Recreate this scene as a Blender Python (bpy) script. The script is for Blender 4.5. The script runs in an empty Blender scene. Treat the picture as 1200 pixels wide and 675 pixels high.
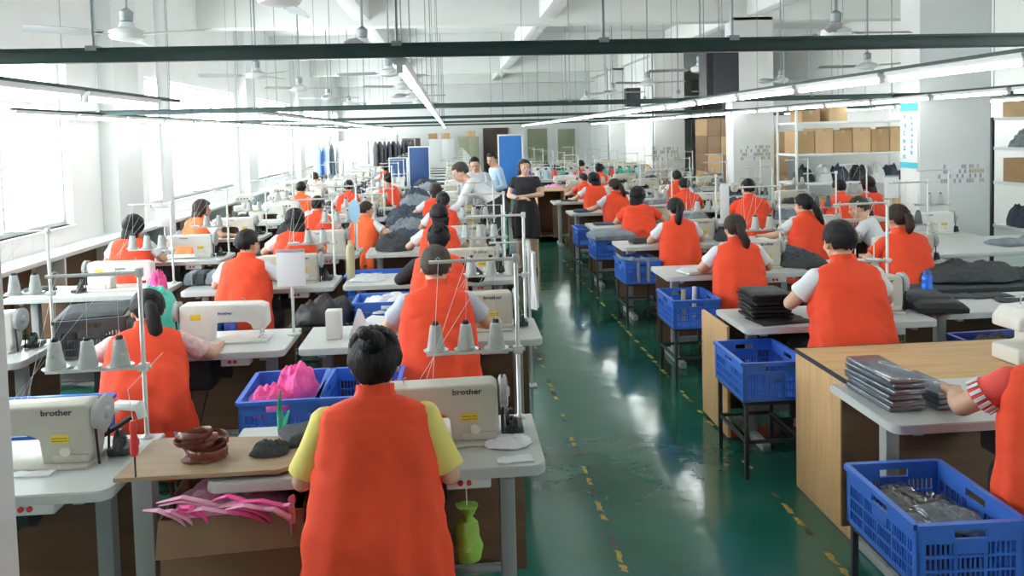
import bpy, bmesh, math, random
from mathutils import Vector, Matrix, Euler, noise
PI = math.pi
R = math.radians
rnd = random.Random(7)
scene = bpy.context.scene
COL = scene.collection

# ------------------------------------------------------------------ materials
MATS = {}
def mat(name, col, rough=.5, metal=0., bump=0., bscale=40., var=0., vscale=6., emit=0., spec=None, coat=0., stretch=None, sheen=0., alpha=1.):
    if name in MATS: return MATS[name]
    m = bpy.data.materials.new(name); m.use_nodes = True
    nt = m.node_tree; n = nt.nodes; l = nt.links
    b = n['Principled BSDF']
    c = (*col, 1)
    b.inputs['Base Color'].default_value = c
    b.inputs['Roughness'].default_value = rough
    b.inputs['Metallic'].default_value = metal
    if spec is not None: b.inputs['Specular IOR Level'].default_value = spec
    if coat: b.inputs['Coat Weight'].default_value = coat; b.inputs['Coat Roughness'].default_value = .1
    if sheen: b.inputs['Sheen Weight'].default_value = sheen
    if alpha < 1: b.inputs['Alpha'].default_value = alpha
    if emit:
        b.inputs['Emission Color'].default_value = c; b.inputs['Emission Strength'].default_value = emit
    if var or bump:
        tc = n.new('ShaderNodeTexCoord'); mp = n.new('ShaderNodeMapping')
        l.new(tc.outputs['Object'], mp.inputs[0])
        if stretch: mp.inputs['Scale'].default_value = stretch
    if var:
        tx = n.new('ShaderNodeTexNoise'); tx.inputs['Scale'].default_value = vscale; tx.inputs['Detail'].default_value = 5
        l.new(mp.outputs[0], tx.inputs[0])
        r = n.new('ShaderNodeMapRange'); r.inputs['From Min'].default_value = .3; r.inputs['From Max'].default_value = .7
        r.inputs['To Min'].default_value = 1 - var; r.inputs['To Max'].default_value = 1 + var
        l.new(tx.outputs[0], r.inputs[0])
        h = n.new('ShaderNodeHueSaturation'); h.inputs['Color'].default_value = c
        l.new(r.outputs[0], h.inputs['Value']); l.new(h.outputs[0], b.inputs['Base Color'])
    if bump:
        t2 = n.new('ShaderNodeTexNoise'); t2.inputs['Scale'].default_value = bscale; t2.inputs['Detail'].default_value = 4
        l.new(mp.outputs[0], t2.inputs[0])
        bp = n.new('ShaderNodeBump'); bp.inputs['Strength'].default_value = bump; bp.inputs['Distance'].default_value = .02
        l.new(t2.outputs[0], bp.inputs['Height']); l.new(bp.outputs[0], b.inputs['Normal'])
    MATS[name] = m
    return m

M = dict(
 wall=mat('white_wall_paint', (.88, .89, .88), .8, var=.03, vscale=1.5, bump=.05, bscale=30),
 ceil=mat('white_ceiling_paint', (.87, .88, .87), .85, var=.03, vscale=1),
 column=mat('pale_grey_column_paint', (.84, .855, .855), .55, var=.03, vscale=2),
 top=mat('pale_grey_laminate', (.60, .63, .62), .35, var=.04, vscale=9),
 edge=mat('light_grey_edge', (.50, .52, .52), .5),
 leg=mat('grey_painted_steel', (.38, .40, .40), .5, var=.05),
 legdk=mat('dark_painted_steel', (.035, .04, .045), .5),
 machine=mat('cream_enamel', (.56, .54, .46), .35, var=.03, vscale=20),
 machinew=mat('white_enamel', (.78, .78, .73), .35, var=.03, vscale=20),
 chrome=mat('chrome', (.75, .76, .78), .25, 1.),
 iron=mat('dark_iron', (.06, .06, .065), .45, .5),
 rubber=mat('black_rubber', (.015, .015, .017), .6),
 yellow=mat('yellow_sticker', (.75, .55, .03), .5),
 ink=mat('dark_ink', (.05, .055, .07), .6),
 blueink=mat('blue_ink', (.05, .12, .4), .6),
 red=mat('red_plastic', (.62, .03, .03), .4),
 rod=mat('pale_stand_metal', (.66, .68, .66), .4, .3),
 cone=mat('grey_thread', (.52, .56, .55), .9, bump=.5, bscale=6, stretch=(1, 1, 60)),
 conedk=mat('dark_grey_thread', (.13, .14, .15), .9, bump=.5, bscale=6, stretch=(1, 1, 60)),
 conewh=mat('white_thread', (.8, .82, .8), .9),
 cored=mat('black_cone_core', (.02, .02, .03), .5),
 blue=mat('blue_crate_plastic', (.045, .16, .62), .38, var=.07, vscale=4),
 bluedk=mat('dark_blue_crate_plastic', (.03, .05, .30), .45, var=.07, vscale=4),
 greycrate=mat('charcoal_crate_plastic', (.07, .08, .09), .5, var=.1),
 ply=mat('plywood', (.60, .38, .18), .6, var=.12, vscale=3, stretch=(1, 8, 1), bump=.05, bscale=20),
 plydk=mat('dark_brown_board', (.16, .085, .045), .6, var=.15, vscale=3, stretch=(1, 1, 8)),
 plank=mat('tan_board', (.38, .27, .17), .5, var=.10, vscale=5, stretch=(1, 6, 1)),
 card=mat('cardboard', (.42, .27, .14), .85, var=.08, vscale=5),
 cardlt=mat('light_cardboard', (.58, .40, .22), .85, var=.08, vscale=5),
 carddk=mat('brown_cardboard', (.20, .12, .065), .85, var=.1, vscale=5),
 tape=mat('packing_tape', (.50, .38, .22), .3),
 vest=mat('orange_red_vest_cloth', (.80, .062, .016), .8, var=.06, vscale=5, bump=.30, bscale=9),
 vestlt=mat('light_orange_vest_cloth', (.93, .13, .03), .8, var=.06, vscale=5, bump=.25, bscale=12),
 skin=mat('skin', (.62, .37, .25), .5, var=.04, vscale=12),
 skinlt=mat('light_skin', (.74, .47, .35), .5, var=.04, vscale=12),
 hair=mat('black_hair', (.008, .0075, .009), .5, spec=.25, bump=.6, bscale=30, stretch=(6, 6, .6)),
 hairbr=mat('dark_brown_hair', (.030, .017, .012), .5, spec=.25, bump=.6, bscale=30, stretch=(6, 6, .6)),
 hairgr=mat('greying_hair', (.055, .045, .038), .6, spec=.25, bump=.6, bscale=60),
 eye=mat('dark_eye', (.02, .015, .012), .2),
 wshirt=mat('white_shirt_cloth', (.80, .82, .86), .85, bump=.25, bscale=14),
 yshirt=mat('yellow_shirt_cloth', (.85, .72, .20), .85, bump=.3, bscale=16),
 gshirt=mat('pale_blue_grey_shirt_cloth', (.52, .58, .66), .85, bump=.3, bscale=14),
 bshirt=mat('black_shirt_cloth', (.02, .02, .025), .85, bump=.2, bscale=14),
 pshirt=mat('pale_pink_patterned_shirt', (.78, .55, .53), .85, var=.25, vscale=40, bump=.2, bscale=14),
 lshirt=mat('light_blue_shirt_cloth', (.45, .62, .80), .85, bump=.2, bscale=14),
 rshirt=mat('red_striped_sleeve_cloth', (.78, .08, .07), .8, bump=.2, bscale=14),
 trous=mat('dark_trouser_cloth', (.025, .027, .035), .85, bump=.2, bscale=14),
 shoe=mat('dark_shoe', (.03, .03, .035), .5),
 stool=mat('dark_wood_stool', (.10, .055, .03), .5, var=.1),
 darkcloth=mat('charcoal_cloth', (.045, .052, .058), .85, var=.25, vscale=9, bump=.4, bscale=16),
 navycloth=mat('dark_navy_cloth', (.05, .065, .10), .85, var=.3, vscale=7, bump=.4, bscale=16),
 greycloth=mat('blue_grey_cloth', (.22, .26, .30), .85, var=.25, vscale=8, bump=.4, bscale=14),
 whitecloth=mat('white_cut_cloth', (.78, .80, .82), .85, var=.05, bump=.3, bscale=14),
 pinkcloth=mat('bright_pink_cloth', (.92, .11, .38), .75, var=.1, bump=.4, bscale=12),
 pinklt=mat('pale_pink_cloth', (.85, .42, .60), .8, var=.06, bump=.3, bscale=12),
 tealcloth=mat('teal_plastic_bag', (.08, .55, .42), .35, var=.1, bump=.4, bscale=12),
 bluecloth=mat('blue_plastic_bag', (.06, .20, .70), .35, var=.1, bump=.4, bscale=12),
 lime=mat('lime_green_bag', (.30, .55, .08), .5, var=.15, bump=.4, bscale=12),
 green=mat('green_cloth', (.04, .42, .26), .7, var=.1, bump=.2),
 leather=mat('brown_leather', (.14, .035, .02), .28, var=.2, bump=.2),
 paper=mat('white_paper', (.86, .87, .90), .7),
 paperblue=mat('pale_blue_board', (.38, .62, .82), .6),
 boardblue=mat('blue_painted_board', (.02, .16, .50), .5, var=.05),
 navyboard=mat('navy_painted_board', (.02, .07, .22), .5, var=.05),
 rail=mat('dark_green_steel_channel', (.018, .045, .042), .45, .2),
 lamp=mat('lit_tube', (.97, 1, .98), .4, emit=36.),
 housing=mat('white_lamp_housing', (.82, .85, .85), .4),
 fan=mat('white_fan_enamel', (.74, .77, .77), .4),
 fangr=mat('grey_fan_blade', (.45, .47, .48), .4),
 rodgr=mat('grey_hanger_rod', (.30, .33, .34), .5, .4),
 curtain=mat('turquoise_curtain_cloth', (.10, .62, .68), .8, bump=.2, bscale=10),
 ledge=mat('white_ledge_laminate', (.84, .86, .86), .4),
 doorbr=mat('dark_brown_door_paint', (.09, .055, .045), .5),
 sage=mat('sage_green_panel', (.30, .32, .22), .6, var=.06),
 cyan=mat('cyan_print', (.05, .55, .68), .6),
 speaker=mat('black_speaker_cabinet', (.018, .018, .02), .5),
 grille=mat('charcoal_speaker_grille', (.05, .052, .055), .7, bump=.5, bscale=200),
 bottle=mat('blue_bottle_plastic', (.02, .16, .75), .2, coat=.5),
 khaki=mat('khaki_bottle', (.50, .47, .28), .35),
 rodgr2=mat('mid_grey_print', (.42, .44, .44), .7), khakilt=mat('pale_olive_print', (.58, .56, .40), .7),
 baggrey=mat('bagged_grey_cloth', (.20, .24, .30), .6, var=.2, vscale=12),
)

def glassy(name, tint, fac, rough):
    m = bpy.data.materials.new(name); m.use_nodes = True; nt = m.node_tree; nt.nodes.clear()
    o = nt.nodes.new('ShaderNodeOutputMaterial'); mx = nt.nodes.new('ShaderNodeMixShader')
    t = nt.nodes.new('ShaderNodeBsdfTransparent'); g = nt.nodes.new('ShaderNodeBsdfGlossy')
    t.inputs[0].default_value = (*tint, 1); g.inputs['Roughness'].default_value = rough
    mx.inputs[0].default_value = fac
    nt.links.new(t.outputs[0], mx.inputs[1]); nt.links.new(g.outputs[0], mx.inputs[2]); nt.links.new(mx.outputs[0], o.inputs[0])
    return m
M['glass'] = glassy('window_glass', (.95, .98, .98), .06, .02)
M['film'] = glassy('clear_plastic_film', (.86, .88, .90), .22, .16)

def floor_mat():
    m = bpy.data.materials.new('green_epoxy_floor'); m.use_nodes = True
    nt = m.node_tree; n = nt.nodes; l = nt.links; b = n['Principled BSDF']
    tc = n.new('ShaderNodeTexCoord')
    def noi(scale, det, sx=1, sy=1):
        mp = n.new('ShaderNodeMapping'); mp.inputs['Scale'].default_value = (sx, sy, 1)
        l.new(tc.outputs['Object'], mp.inputs[0])
        t = n.new('ShaderNodeTexNoise'); t.inputs['Scale'].default_value = scale; t.inputs['Detail'].default_value = det
        l.new(mp.outputs[0], t.inputs[0]); return t
    a = noi(.9, 5)
    r = n.new('ShaderNodeValToRGB')
    r.color_ramp.elements[0].position = .32; r.color_ramp.elements[0].color = (.010, .085, .058, 1)
    r.color_ramp.elements[1].position = .72; r.color_ramp.elements[1].color = (.020, .135, .098, 1)
    l.new(a.outputs[0], r.inputs[0])
    s = noi(1.3, 7, .6, 2.2)                     # pale scuffs
    sr = n.new('ShaderNodeMapRange'); sr.inputs['From Min'].default_value = .56; sr.inputs['From Max'].default_value = .95
    sr.inputs['To Max'].default_value = .22
    l.new(s.outputs[0], sr.inputs[0])
    mx = n.new('ShaderNodeMix'); mx.data_type = 'RGBA'
    l.new(sr.outputs[0], mx.inputs['Factor']); l.new(r.outputs[0], mx.inputs['A']); mx.inputs['B'].default_value = (.16, .24, .20, 1)
    l.new(mx.outputs['Result'], b.inputs['Base Color'])
    q = noi(1.6, 4)
    qr = n.new('ShaderNodeMapRange'); qr.inputs['From Min'].default_value = .3; qr.inputs['From Max'].default_value = .7
    qr.inputs['To Min'].default_value = .08; qr.inputs['To Max'].default_value = .17
    l.new(q.outputs[0], qr.inputs[0]); l.new(qr.outputs[0], b.inputs['Roughness'])
    w = noi(5.5, 3)
    bp = n.new('ShaderNodeBump'); bp.inputs['Strength'].default_value = .10; bp.inputs['Distance'].default_value = .02
    l.new(w.outputs[0], bp.inputs['Height']); l.new(bp.outputs[0], b.inputs['Normal'])
    b.inputs['Specular IOR Level'].default_value = .75
    return m
M['floor'] = floor_mat()

def terrazzo(name, base, fleck):
    m = mat(name, base, .8); nt = m.node_tree; n = nt.nodes; l = nt.links
    tc = n.new('ShaderNodeTexCoord'); v = n.new('ShaderNodeTexVoronoi'); v.inputs['Scale'].default_value = 30
    l.new(tc.outputs['Object'], v.inputs[0])
    r = n.new('ShaderNodeValToRGB'); r.color_ramp.elements[0].position = .25; r.color_ramp.elements[0].color = (*fleck, 1)
    r.color_ramp.elements[1].position = .45; r.color_ramp.elements[1].color = (*base, 1)
    l.new(v.outputs['Distance'], r.inputs[0]); l.new(r.outputs[0], n['Principled BSDF'].inputs['Base Color'])
    return m

# ------------------------------------------------------------------ mesh helpers
def T(x=0, y=0, z=0): return Matrix.Translation((x, y, z))
def RX(a): return Matrix.Rotation(a, 4, 'X')
def RY(a): return Matrix.Rotation(a, 4, 'Y')
def RZ(a): return Matrix.Rotation(a, 4, 'Z')

def add_box(bm, x0, x1, y0, y1, z0, z1, bev=0., mt=None, mi=0, seg=2):
    t = bmesh.new()
    bmesh.ops.create_cube(t, size=1)
    for v in t.verts:
        v.co = Vector(((x0+x1)/2 + v.co.x*(x1-x0), (y0+y1)/2 + v.co.y*(y1-y0), (z0+z1)/2 + v.co.z*(z1-z0)))
    if bev > 0:
        bmesh.ops.bevel(t, geom=list(t.edges), offset=bev, segments=seg, affect='EDGES', profile=.5)
    join(bm, t, mt, mi)

def join(bm, t, mt=None, mi=0):
    mp = []
    for v in t.verts:
        mp.append(bm.verts.new(mt @ v.co if mt is not None else v.co))
    t.verts.index_update()
    for f in t.faces:
        try:
            g = bm.faces.new([mp[v.index] for v in f.verts]); g.material_index = mi; g.smooth = True
        except ValueError: pass
    t.free()

def loft(bm, rings, cap=True, mi=0, close=True):
    vs = [[bm.verts.new(p) for p in r] for r in rings]
    n = len(vs[0])
    for a, b in zip(vs, vs[1:]):
        for i in range(n if close else n-1):
            j = (i+1) % n
            f = bm.faces.new((a[i], a[j], b[j], b[i])); f.smooth = True; f.material_index = mi
    if cap and close:
        for r, fl in ((vs[0], True), (vs[-1], False)):
            try:
                f = bm.faces.new(list(reversed(r)) if fl else r); f.material_index = mi
            except ValueError: pass
    return vs

def frame(d):
    d = d.normalized()
    a = Vector((0, 0, 1)) if abs(d.z) < .9 else Vector((0, 1, 0))
    u = d.cross(a).normalized(); return u, d.cross(u).normalized()

def add_tube(bm, pts, r, seg=10, mi=0, cap=True, sx=1., sy=1.):
    pts = [Vector(p) for p in pts]
    rs = r if isinstance(r, (list, tuple)) else [r]*len(pts)
    rings = []; pu = None
    for i, p in enumerate(pts):
        d = (pts[min(i+1, len(pts)-1)] - pts[max(i-1, 0)])
        if d.length < 1e-9: d = Vector((0, 0, 1))
        d.normalize()
        if pu is None: u, w = frame(d)
        else:
            u = (pu - d*pu.dot(d)).normalized(); w = d.cross(u).normalized()
        pu = u
        rings.append([p + u*math.cos(2*PI*k/seg)*rs[i]*sx + w*math.sin(2*PI*k/seg)*rs[i]*sy for k in range(seg)])
    loft(bm, rings, cap, mi)

def add_lathe(bm, prof, seg=16, mt=None, mi=0, cap=True):
    rings = []
    for r, z in prof:
        ring = [Vector((math.cos(2*PI*k/seg)*r, math.sin(2*PI*k/seg)*r, z)) for k in range(seg)]
        if mt is not None: ring = [mt @ p for p in ring]
        rings.append(ring)
    loft(bm, rings, cap, mi)

def add_ell(bm, c, r, mt=None, sub=3, mi=0):
    t = bmesh.new(); bmesh.ops.create_icosphere(t, subdivisions=sub, radius=1)
    for v in t.verts: v.co = Vector((c[0]+v.co.x*r[0], c[1]+v.co.y*r[1], c[2]+v.co.z*r[2]))
    join(bm, t, mt, mi)

def add_prism(bm, poly, y0, y1, bev=0., mt=None, mi=0):
    """polygon in XZ extruded along Y"""
    t = bmesh.new()
    a = [t.verts.new((x, y0, z)) for x, z in poly]; b = [t.verts.new((x, y1, z)) for x, z in poly]
    n = len(poly)
    t.faces.new(a); t.faces.new(list(reversed(b)))
    for i in range(n): t.faces.new((a[i], b[i], b[(i+1) % n], a[(i+1) % n]))
    bmesh.ops.recalc_face_normals(t, faces=t.faces)
    if bev: bmesh.ops.bevel(t, geom=list(t.edges), offset=bev, segments=3, affect='EDGES', profile=.5)
    join(bm, t, mt, mi)

def mesh_of(bm, name, mats, flat=True, angle=35):
    bmesh.ops.recalc_face_normals(bm, faces=bm.faces)
    me = bpy.data.meshes.new(name); bm.to_mesh(me); bm.free()
    for m in (mats if isinstance(mats, (list, tuple)) else [mats]): me.materials.append(m)
    me.polygons.foreach_set('use_smooth', [True]*len(me.polygons))
    if flat: me.set_sharp_from_angle(angle=R(angle))
    me.update()
    return me

def obj(name, bm, mats, parent=None, loc=None, rz=0., angle=35):
    me = mesh_of(bm, name, mats, True, angle) if isinstance(bm, bmesh.types.BMesh) else bm
    o = bpy.data.objects.new(name, me); COL.objects.link(o)
    if parent is not None: o.parent = parent
    if loc is not None: o.location = loc
    if rz: o.rotation_euler = (0, 0, rz)
    return o

LABELS = {}
def tag(o, label, cat, group=None, kind=None):
    if label: o['label'] = label
    if cat: o['category'] = cat
    if group: o['group'] = group
    if kind: o['kind'] = kind
    if label: LABELS.setdefault(label, []).append(o.name)
    return o
def thing(name, label, cat, loc=(0, 0, 0), rz=0, group=None):
    o = bpy.data.objects.new(name, None); COL.objects.link(o); o.empty_display_size = .1
    o.location = loc; o.rotation_euler = (0, 0, rz)
    return tag(o, label, cat, group)
def struct(name, bm, m, **k):
    o = obj(name, bm, m, **k); o['kind'] = 'structure'; return o
def setmat(o, m):
    o.material_slots[0].link = 'OBJECT'; o.material_slots[0].material = m
KIDS = {}
def children(o): return [c for c in COL.objects if c.parent == o] if o.name not in KIDS else KIDS[o.name]
def freeze(o):
    """remember the children of a prototype so that copying stays quick"""
    KIDS[o.name] = [c for c in bpy.data.objects if c.parent == o]
    for c in KIDS[o.name]: freeze(c)
def copy_tree(o, parent=None, skip=()):
    c = o.copy(); COL.objects.link(c)
    if parent is not None: c.parent = parent
    for k in KIDS.get(o.name, []):
        if k.name.split('.')[0] in skip: continue
        copy_tree(k, c)
    return c
class Proto:
    """first use moves the prototype itself, later uses copy it"""
    def __init__(s, root): s.root = root; s.used = False; freeze(root)
    def put(s, loc, rz=0., label=None, group=None, scale=None, mats=None, skip=()):
        if s.used or skip or mats: o = copy_tree(s.root, None, skip)
        else: o = s.root; s.used = True
        o.location = loc; o.rotation_euler = (0, 0, rz)
        if scale: o.scale = scale if isinstance(scale, (tuple, list)) else (scale,)*3
        if label: o['label'] = label; LABELS.setdefault(label, []).append(o.name)
        if group: o['group'] = group
        if mats:
            st = [o] if o.type == 'MESH' else []
            st += [c for c in bpy.data.objects if c.parent == o]
            for c in st:
                k = c.name.split('.')[0]
                if k in mats: setmat(c, mats[k])
        return o
    def done(s):
        if not s.used:
            def kill(o):
                for k in KIDS.get(o.name, []): kill(k)
                bpy.data.objects.remove(o)
            kill(s.root)
PROTOS = []
def proto(root):
    p = Proto(root); PROTOS.append(p); return p

def wob(p, s, a): return noise.noise_vector(Vector(p)*s)*a

# ------------------------------------------------------------------ people
def bendf(lean, hip):
    """slouch: bends a point of the upright trunk forward about the hip"""
    def f(p):
        p = Vector(p); z = p.z - hip
        if z <= 0: return p
        t = min(1, z/.32); t = t*t*(3-2*t)
        a = lean*(.35 + .65*t) if z > 0 else 0
        a *= min(1, z/.08)
        y, zz = p.y, z
        return Vector((p.x, y*math.cos(a) + zz*math.sin(a), hip + zz*math.cos(a) - y*math.sin(a)))
    return f

def ring_se(rx, ry, yc, z, n, seg):
    out = []
    for k in range(seg):
        t = 2*PI*k/seg; c, s = math.cos(t), math.sin(t)
        out.append(Vector((math.copysign(abs(c)**(2/n), c)*rx, yc + math.copysign(abs(s)**(2/n), s)*ry, z)))
    return out

def remeshed(bm, name, vox, m, smooth=4):
    bmesh.ops.recalc_face_normals(bm, faces=bm.faces)
    me = bpy.data.meshes.new(name); bm.to_mesh(me); bm.free()
    o = bpy.data.objects.new('tmp', me); COL.objects.link(o)
    md = o.modifiers.new('r', 'REMESH'); md.mode = 'VOXEL'; md.voxel_size = vox; md.adaptivity = 0
    if smooth:
        ms = o.modifiers.new('s', 'SMOOTH'); ms.factor = .5; ms.iterations = smooth
    dg = bpy.context.evaluated_depsgraph_get(); dg.update()
    res = bpy.data.meshes.new_from_object(o.evaluated_get(dg)); res.name = name
    bpy.data.objects.remove(o); bpy.data.meshes.remove(me)
    res.materials.clear(); res.materials.append(m)
    res.polygons.foreach_set('use_smooth', [True]*len(res.polygons))
    return res

def joint_chain(bm, pts, rs, seg=14):
    for i, (p, r) in enumerate(zip(pts, rs)):
        add_ell(bm, p, (r, r, r), sub=2)
        if i: add_tube(bm, [pts[i-1], p], [rs[i-1], r], seg)

def head_prims(bm, mh):
    add_ell(bm, (0, -.008, .022), (.073, .091, .086), mh)
    add_ell(bm, (0, .022, -.035), (.059, .066, .066), mh)
    add_ell(bm, (0, .050, -.082), (.030, .030, .024), mh)
    add_ell(bm, (0, .074, .026), (.046, .016, .012), mh, 2)
    add_tube(bm, [mh @ Vector((0, .078, .015)), mh @ Vector((0, .102, -.028))], [.008, .014], 8)
    add_ell(bm, (0, .093, -.030), (.016, .012, .010), mh, 2)
    add_ell(bm, (0, .083, -.058), (.022, .009, .008), mh, 2)
    for s in (-1, 1):
        add_ell(bm, (s*.075, -.004, -.006), (.009, .019, .030), mh, 2)
        add_ell(bm, (s*.040, .058, -.018), (.024, .022, .022), mh, 2)

def hand_prims(bm, wrist, fwd, side, palm_down=True, curl=.5):
    """palm and five separate fingers; side = +1 right hand, -1 left hand"""
    f = Vector(fwd).normalized(); up = Vector((0, 0, 1)); l = f.cross(up).normalized()   # l points to the right
    up = l.cross(f).normalized()
    w = Vector(wrist)
    for k in (-.5, .5):
        add_tube(bm, [w, w + f*.045 + l*k*.022, w + f*.085 + l*k*.030], [.022, .020, .016], 8)
    add_ell(bm, w + f*.05, (.03, .03, .016), sub=2)
    for k, (ln, off) in enumerate(((.055, -.033), (.068, -.011), (.064, .011), (.050, .032))):
        if side < 0: off = -off
        a = w + f*.088 + l*off; d = ln
        b = a + f*d*.5 + up*.008; c = b + f*d*.42 - up*.022*curl*2; e = c + f*d*.25 - up*.026*curl
        joint_chain(bm, [w + f*.05 + l*off*.8, a, b, c, e], [.011, .0098, .009, .0085, .0078], 8)
    t0 = w + f*.02 - l*side*.022; t1 = t0 + f*.035 - l*side*.026 - up*.006; t2 = t1 + f*.032 - l*side*.006 - up*.008
    joint_chain(bm, [t0, t1, t2], [.014, .0115, .0095], 8)

TR = [  # trunk rings above the hip: dz, rx, ry, yc
 (-.13, .150, .105, -.01), (-.06, .172, .118, -.01), (.02, .168, .112, 0), (.12, .142, .095, .005), (.20, .138, .095, .005),
 (.30, .158, .108, .0), (.38, .170, .105, -.005), (.44, .172, .088, -.012), (.475, .135, .066, -.015), (.50, .07, .055, -.012)]

def build_person_meshes(P):
    """P: hip, lean, head=(yaw,pitch,roll), L/R = elbow, wrist ; legs ; returns dict of meshes and frames"""
    hip = P['hip']; b = bendf(P['lean'], hip); w = P.get('w', 1.)
    B = lambda x, y, z: b((x*w, y, hip + z))
    out = {}
    neck = B(0, -.01, .49); nd = (B(0, -.01, .49) - B(0, -.01, .40)).normalized()
    hy, hp, hr = P.get('head', (0, -.15, 0))
    hc = neck + nd*.048 + Vector((0, .032, .062))
    mh = T(*hc) @ RZ(hy) @ RX(hp) @ RY(hr)
    # trunk
    def trunk(bm, grow, z0=-9, z1=9):
        rs = []
        for dz, rx, ry, yc in TR:
            if z0 <= dz <= z1:
                rs.append([b(p) for p in ring_se((rx+grow)*w, ry+grow, yc, hip+dz, 2.3, 28)])
        loft(bm, rs)
    sh = {}
    for s in (-1, 1):
        sh[s] = B(s*.160, -.008, .422)
    def arm(bm, s, grow, t1=None, flare=0.):
        el, wr = [Vector(v) for v in P['R' if s > 0 else 'L'][:2]]
        if t1 is None:
            joint_chain(bm, [sh[s], sh[s].lerp(el, .5), el, el.lerp(wr, .35), wr], [.050, .043, .036, .036, .023])
        elif t1 <= 1:
            e = sh[s].lerp(el, t1)
            add_ell(bm, sh[s], (.056+grow,)*3, sub=2)
            add_tube(bm, [sh[s], sh[s].lerp(el, t1*.5), e], [.052+grow, .052+grow, .050+grow+flare], 18)
        else:
            e = el.lerp(wr, t1-1)
            joint_chain(bm, [sh[s], sh[s].lerp(el, .5), el, el.lerp(wr, .4*(t1-1)), e], [.054+grow, .050+grow, .044+grow, .043+grow, .034+grow], 16)
        return el, wr
    bm = bmesh.new()
    trunk(bm, -.012)
    joint_chain(bm, [B(0, -.01, .42), neck + Vector((0, .005, .02)), hc + Vector((0, -.01, -.04))], [.058, .050, .050])
    head_prims(bm, mh)
    legs = P['legs']
    for s in (-1, 1):
        el, wr = arm(bm, s, 0)
        f = P['R' if s > 0 else 'L'][2] if len(P['R' if s > 0 else 'L']) > 2 else ((wr-el).normalized() + Vector((0, .3, 0)))
        f = Vector(f); f.z = min(f.z, 0)*.4
        hand_prims(bm, wr, f, s, curl=P.get('curl', .5))
        kn, an = [Vector((s*v[0], v[1], v[2])) for v in legs[:2]]
        hipj = Vector((s*.088, 0, hip-.02))
        joint_chain(bm, [hipj, hipj.lerp(kn, .5), kn, kn.lerp(an, .35), an], [.082, .068, .052, .052, .034])
        joint_chain(bm, [an, an + Vector((0, .05, -.045)), an + Vector((0, .14, -.055))], [.036, .03, .025])
    out['body'] = remeshed(bm, 'body', P.get('vox', .0075), M['skin'], 2)
    # shirt
    bm = bmesh.new()
    trunk(bm, -.002, -.2, .48)
    for s in (-1, 1): arm(bm, s, .002, P.get('sleeve', .62), .010)
    out['shirt'] = remeshed(bm, 'shirt', .011, M['wshirt'], 4)
    # trousers
    bm = bmesh.new()
    rs = [[b(p) for p in ring_se((rx+.006)*w, ry+.006, yc, hip+dz, 2.3, 28)] for dz, rx, ry, yc in TR[:4]]
    loft(bm, rs)
    for s in (-1, 1):
        kn, an = [Vector((s*v[0], v[1], v[2])) for v in legs[:2]]
        hipj = Vector((s*.088, 0, hip-.02)); a2 = kn.lerp(an, .9)
        joint_chain(bm, [hipj, hipj.lerp(kn, .5), kn], [.094, .080, .066])
        add_tube(bm, [kn, kn.lerp(an, .4), a2], [.066, .062, .055], 16)
    out['trousers'] = remeshed(bm, 'trousers', .012, M['trous'], 4)
    bm = bmesh.new()
    for s in (-1, 1):
        an = Vector((s*legs[1][0], legs[1][1], legs[1][2]))
        t = bmesh.new()
        add_box(t, an.x-.043, an.x+.043, an.y-.075, an.y+.175, .0, .02, .006)
        rs = []
        for yy, hx, hh in ((-.072, .025, .05), (-.05, .038, .085), (.0, .040, .09), (.06, .043, .06), (.12, .043, .045), (.16, .034, .035), (.172, .02, .02)):
            rs.append([Vector((an.x + math.cos(PI*2*k/14)*hx, an.y+yy, .012 + (math.sin(PI*2*k/14)*.5+.5)*hh)) for k in range(14)])
        loft(t, rs)
        join(bm, t)
    out['shoes'] = mesh_of(bm, 'shoes', M['shoe'])
    bm = bmesh.new()
    for s in (-1, 1): add_ell(bm, (s*.029, .0795, .003), (.0125, .006, .0065), mh, 2)
    out['eyes'] = mesh_of(bm, 'eyes', M['eye'])
    out['sh'] = sh; out['P'] = P
    out['b'] = b; out['mh'] = mh; out['hip'] = hip; out['w'] = w
    return out

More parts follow.
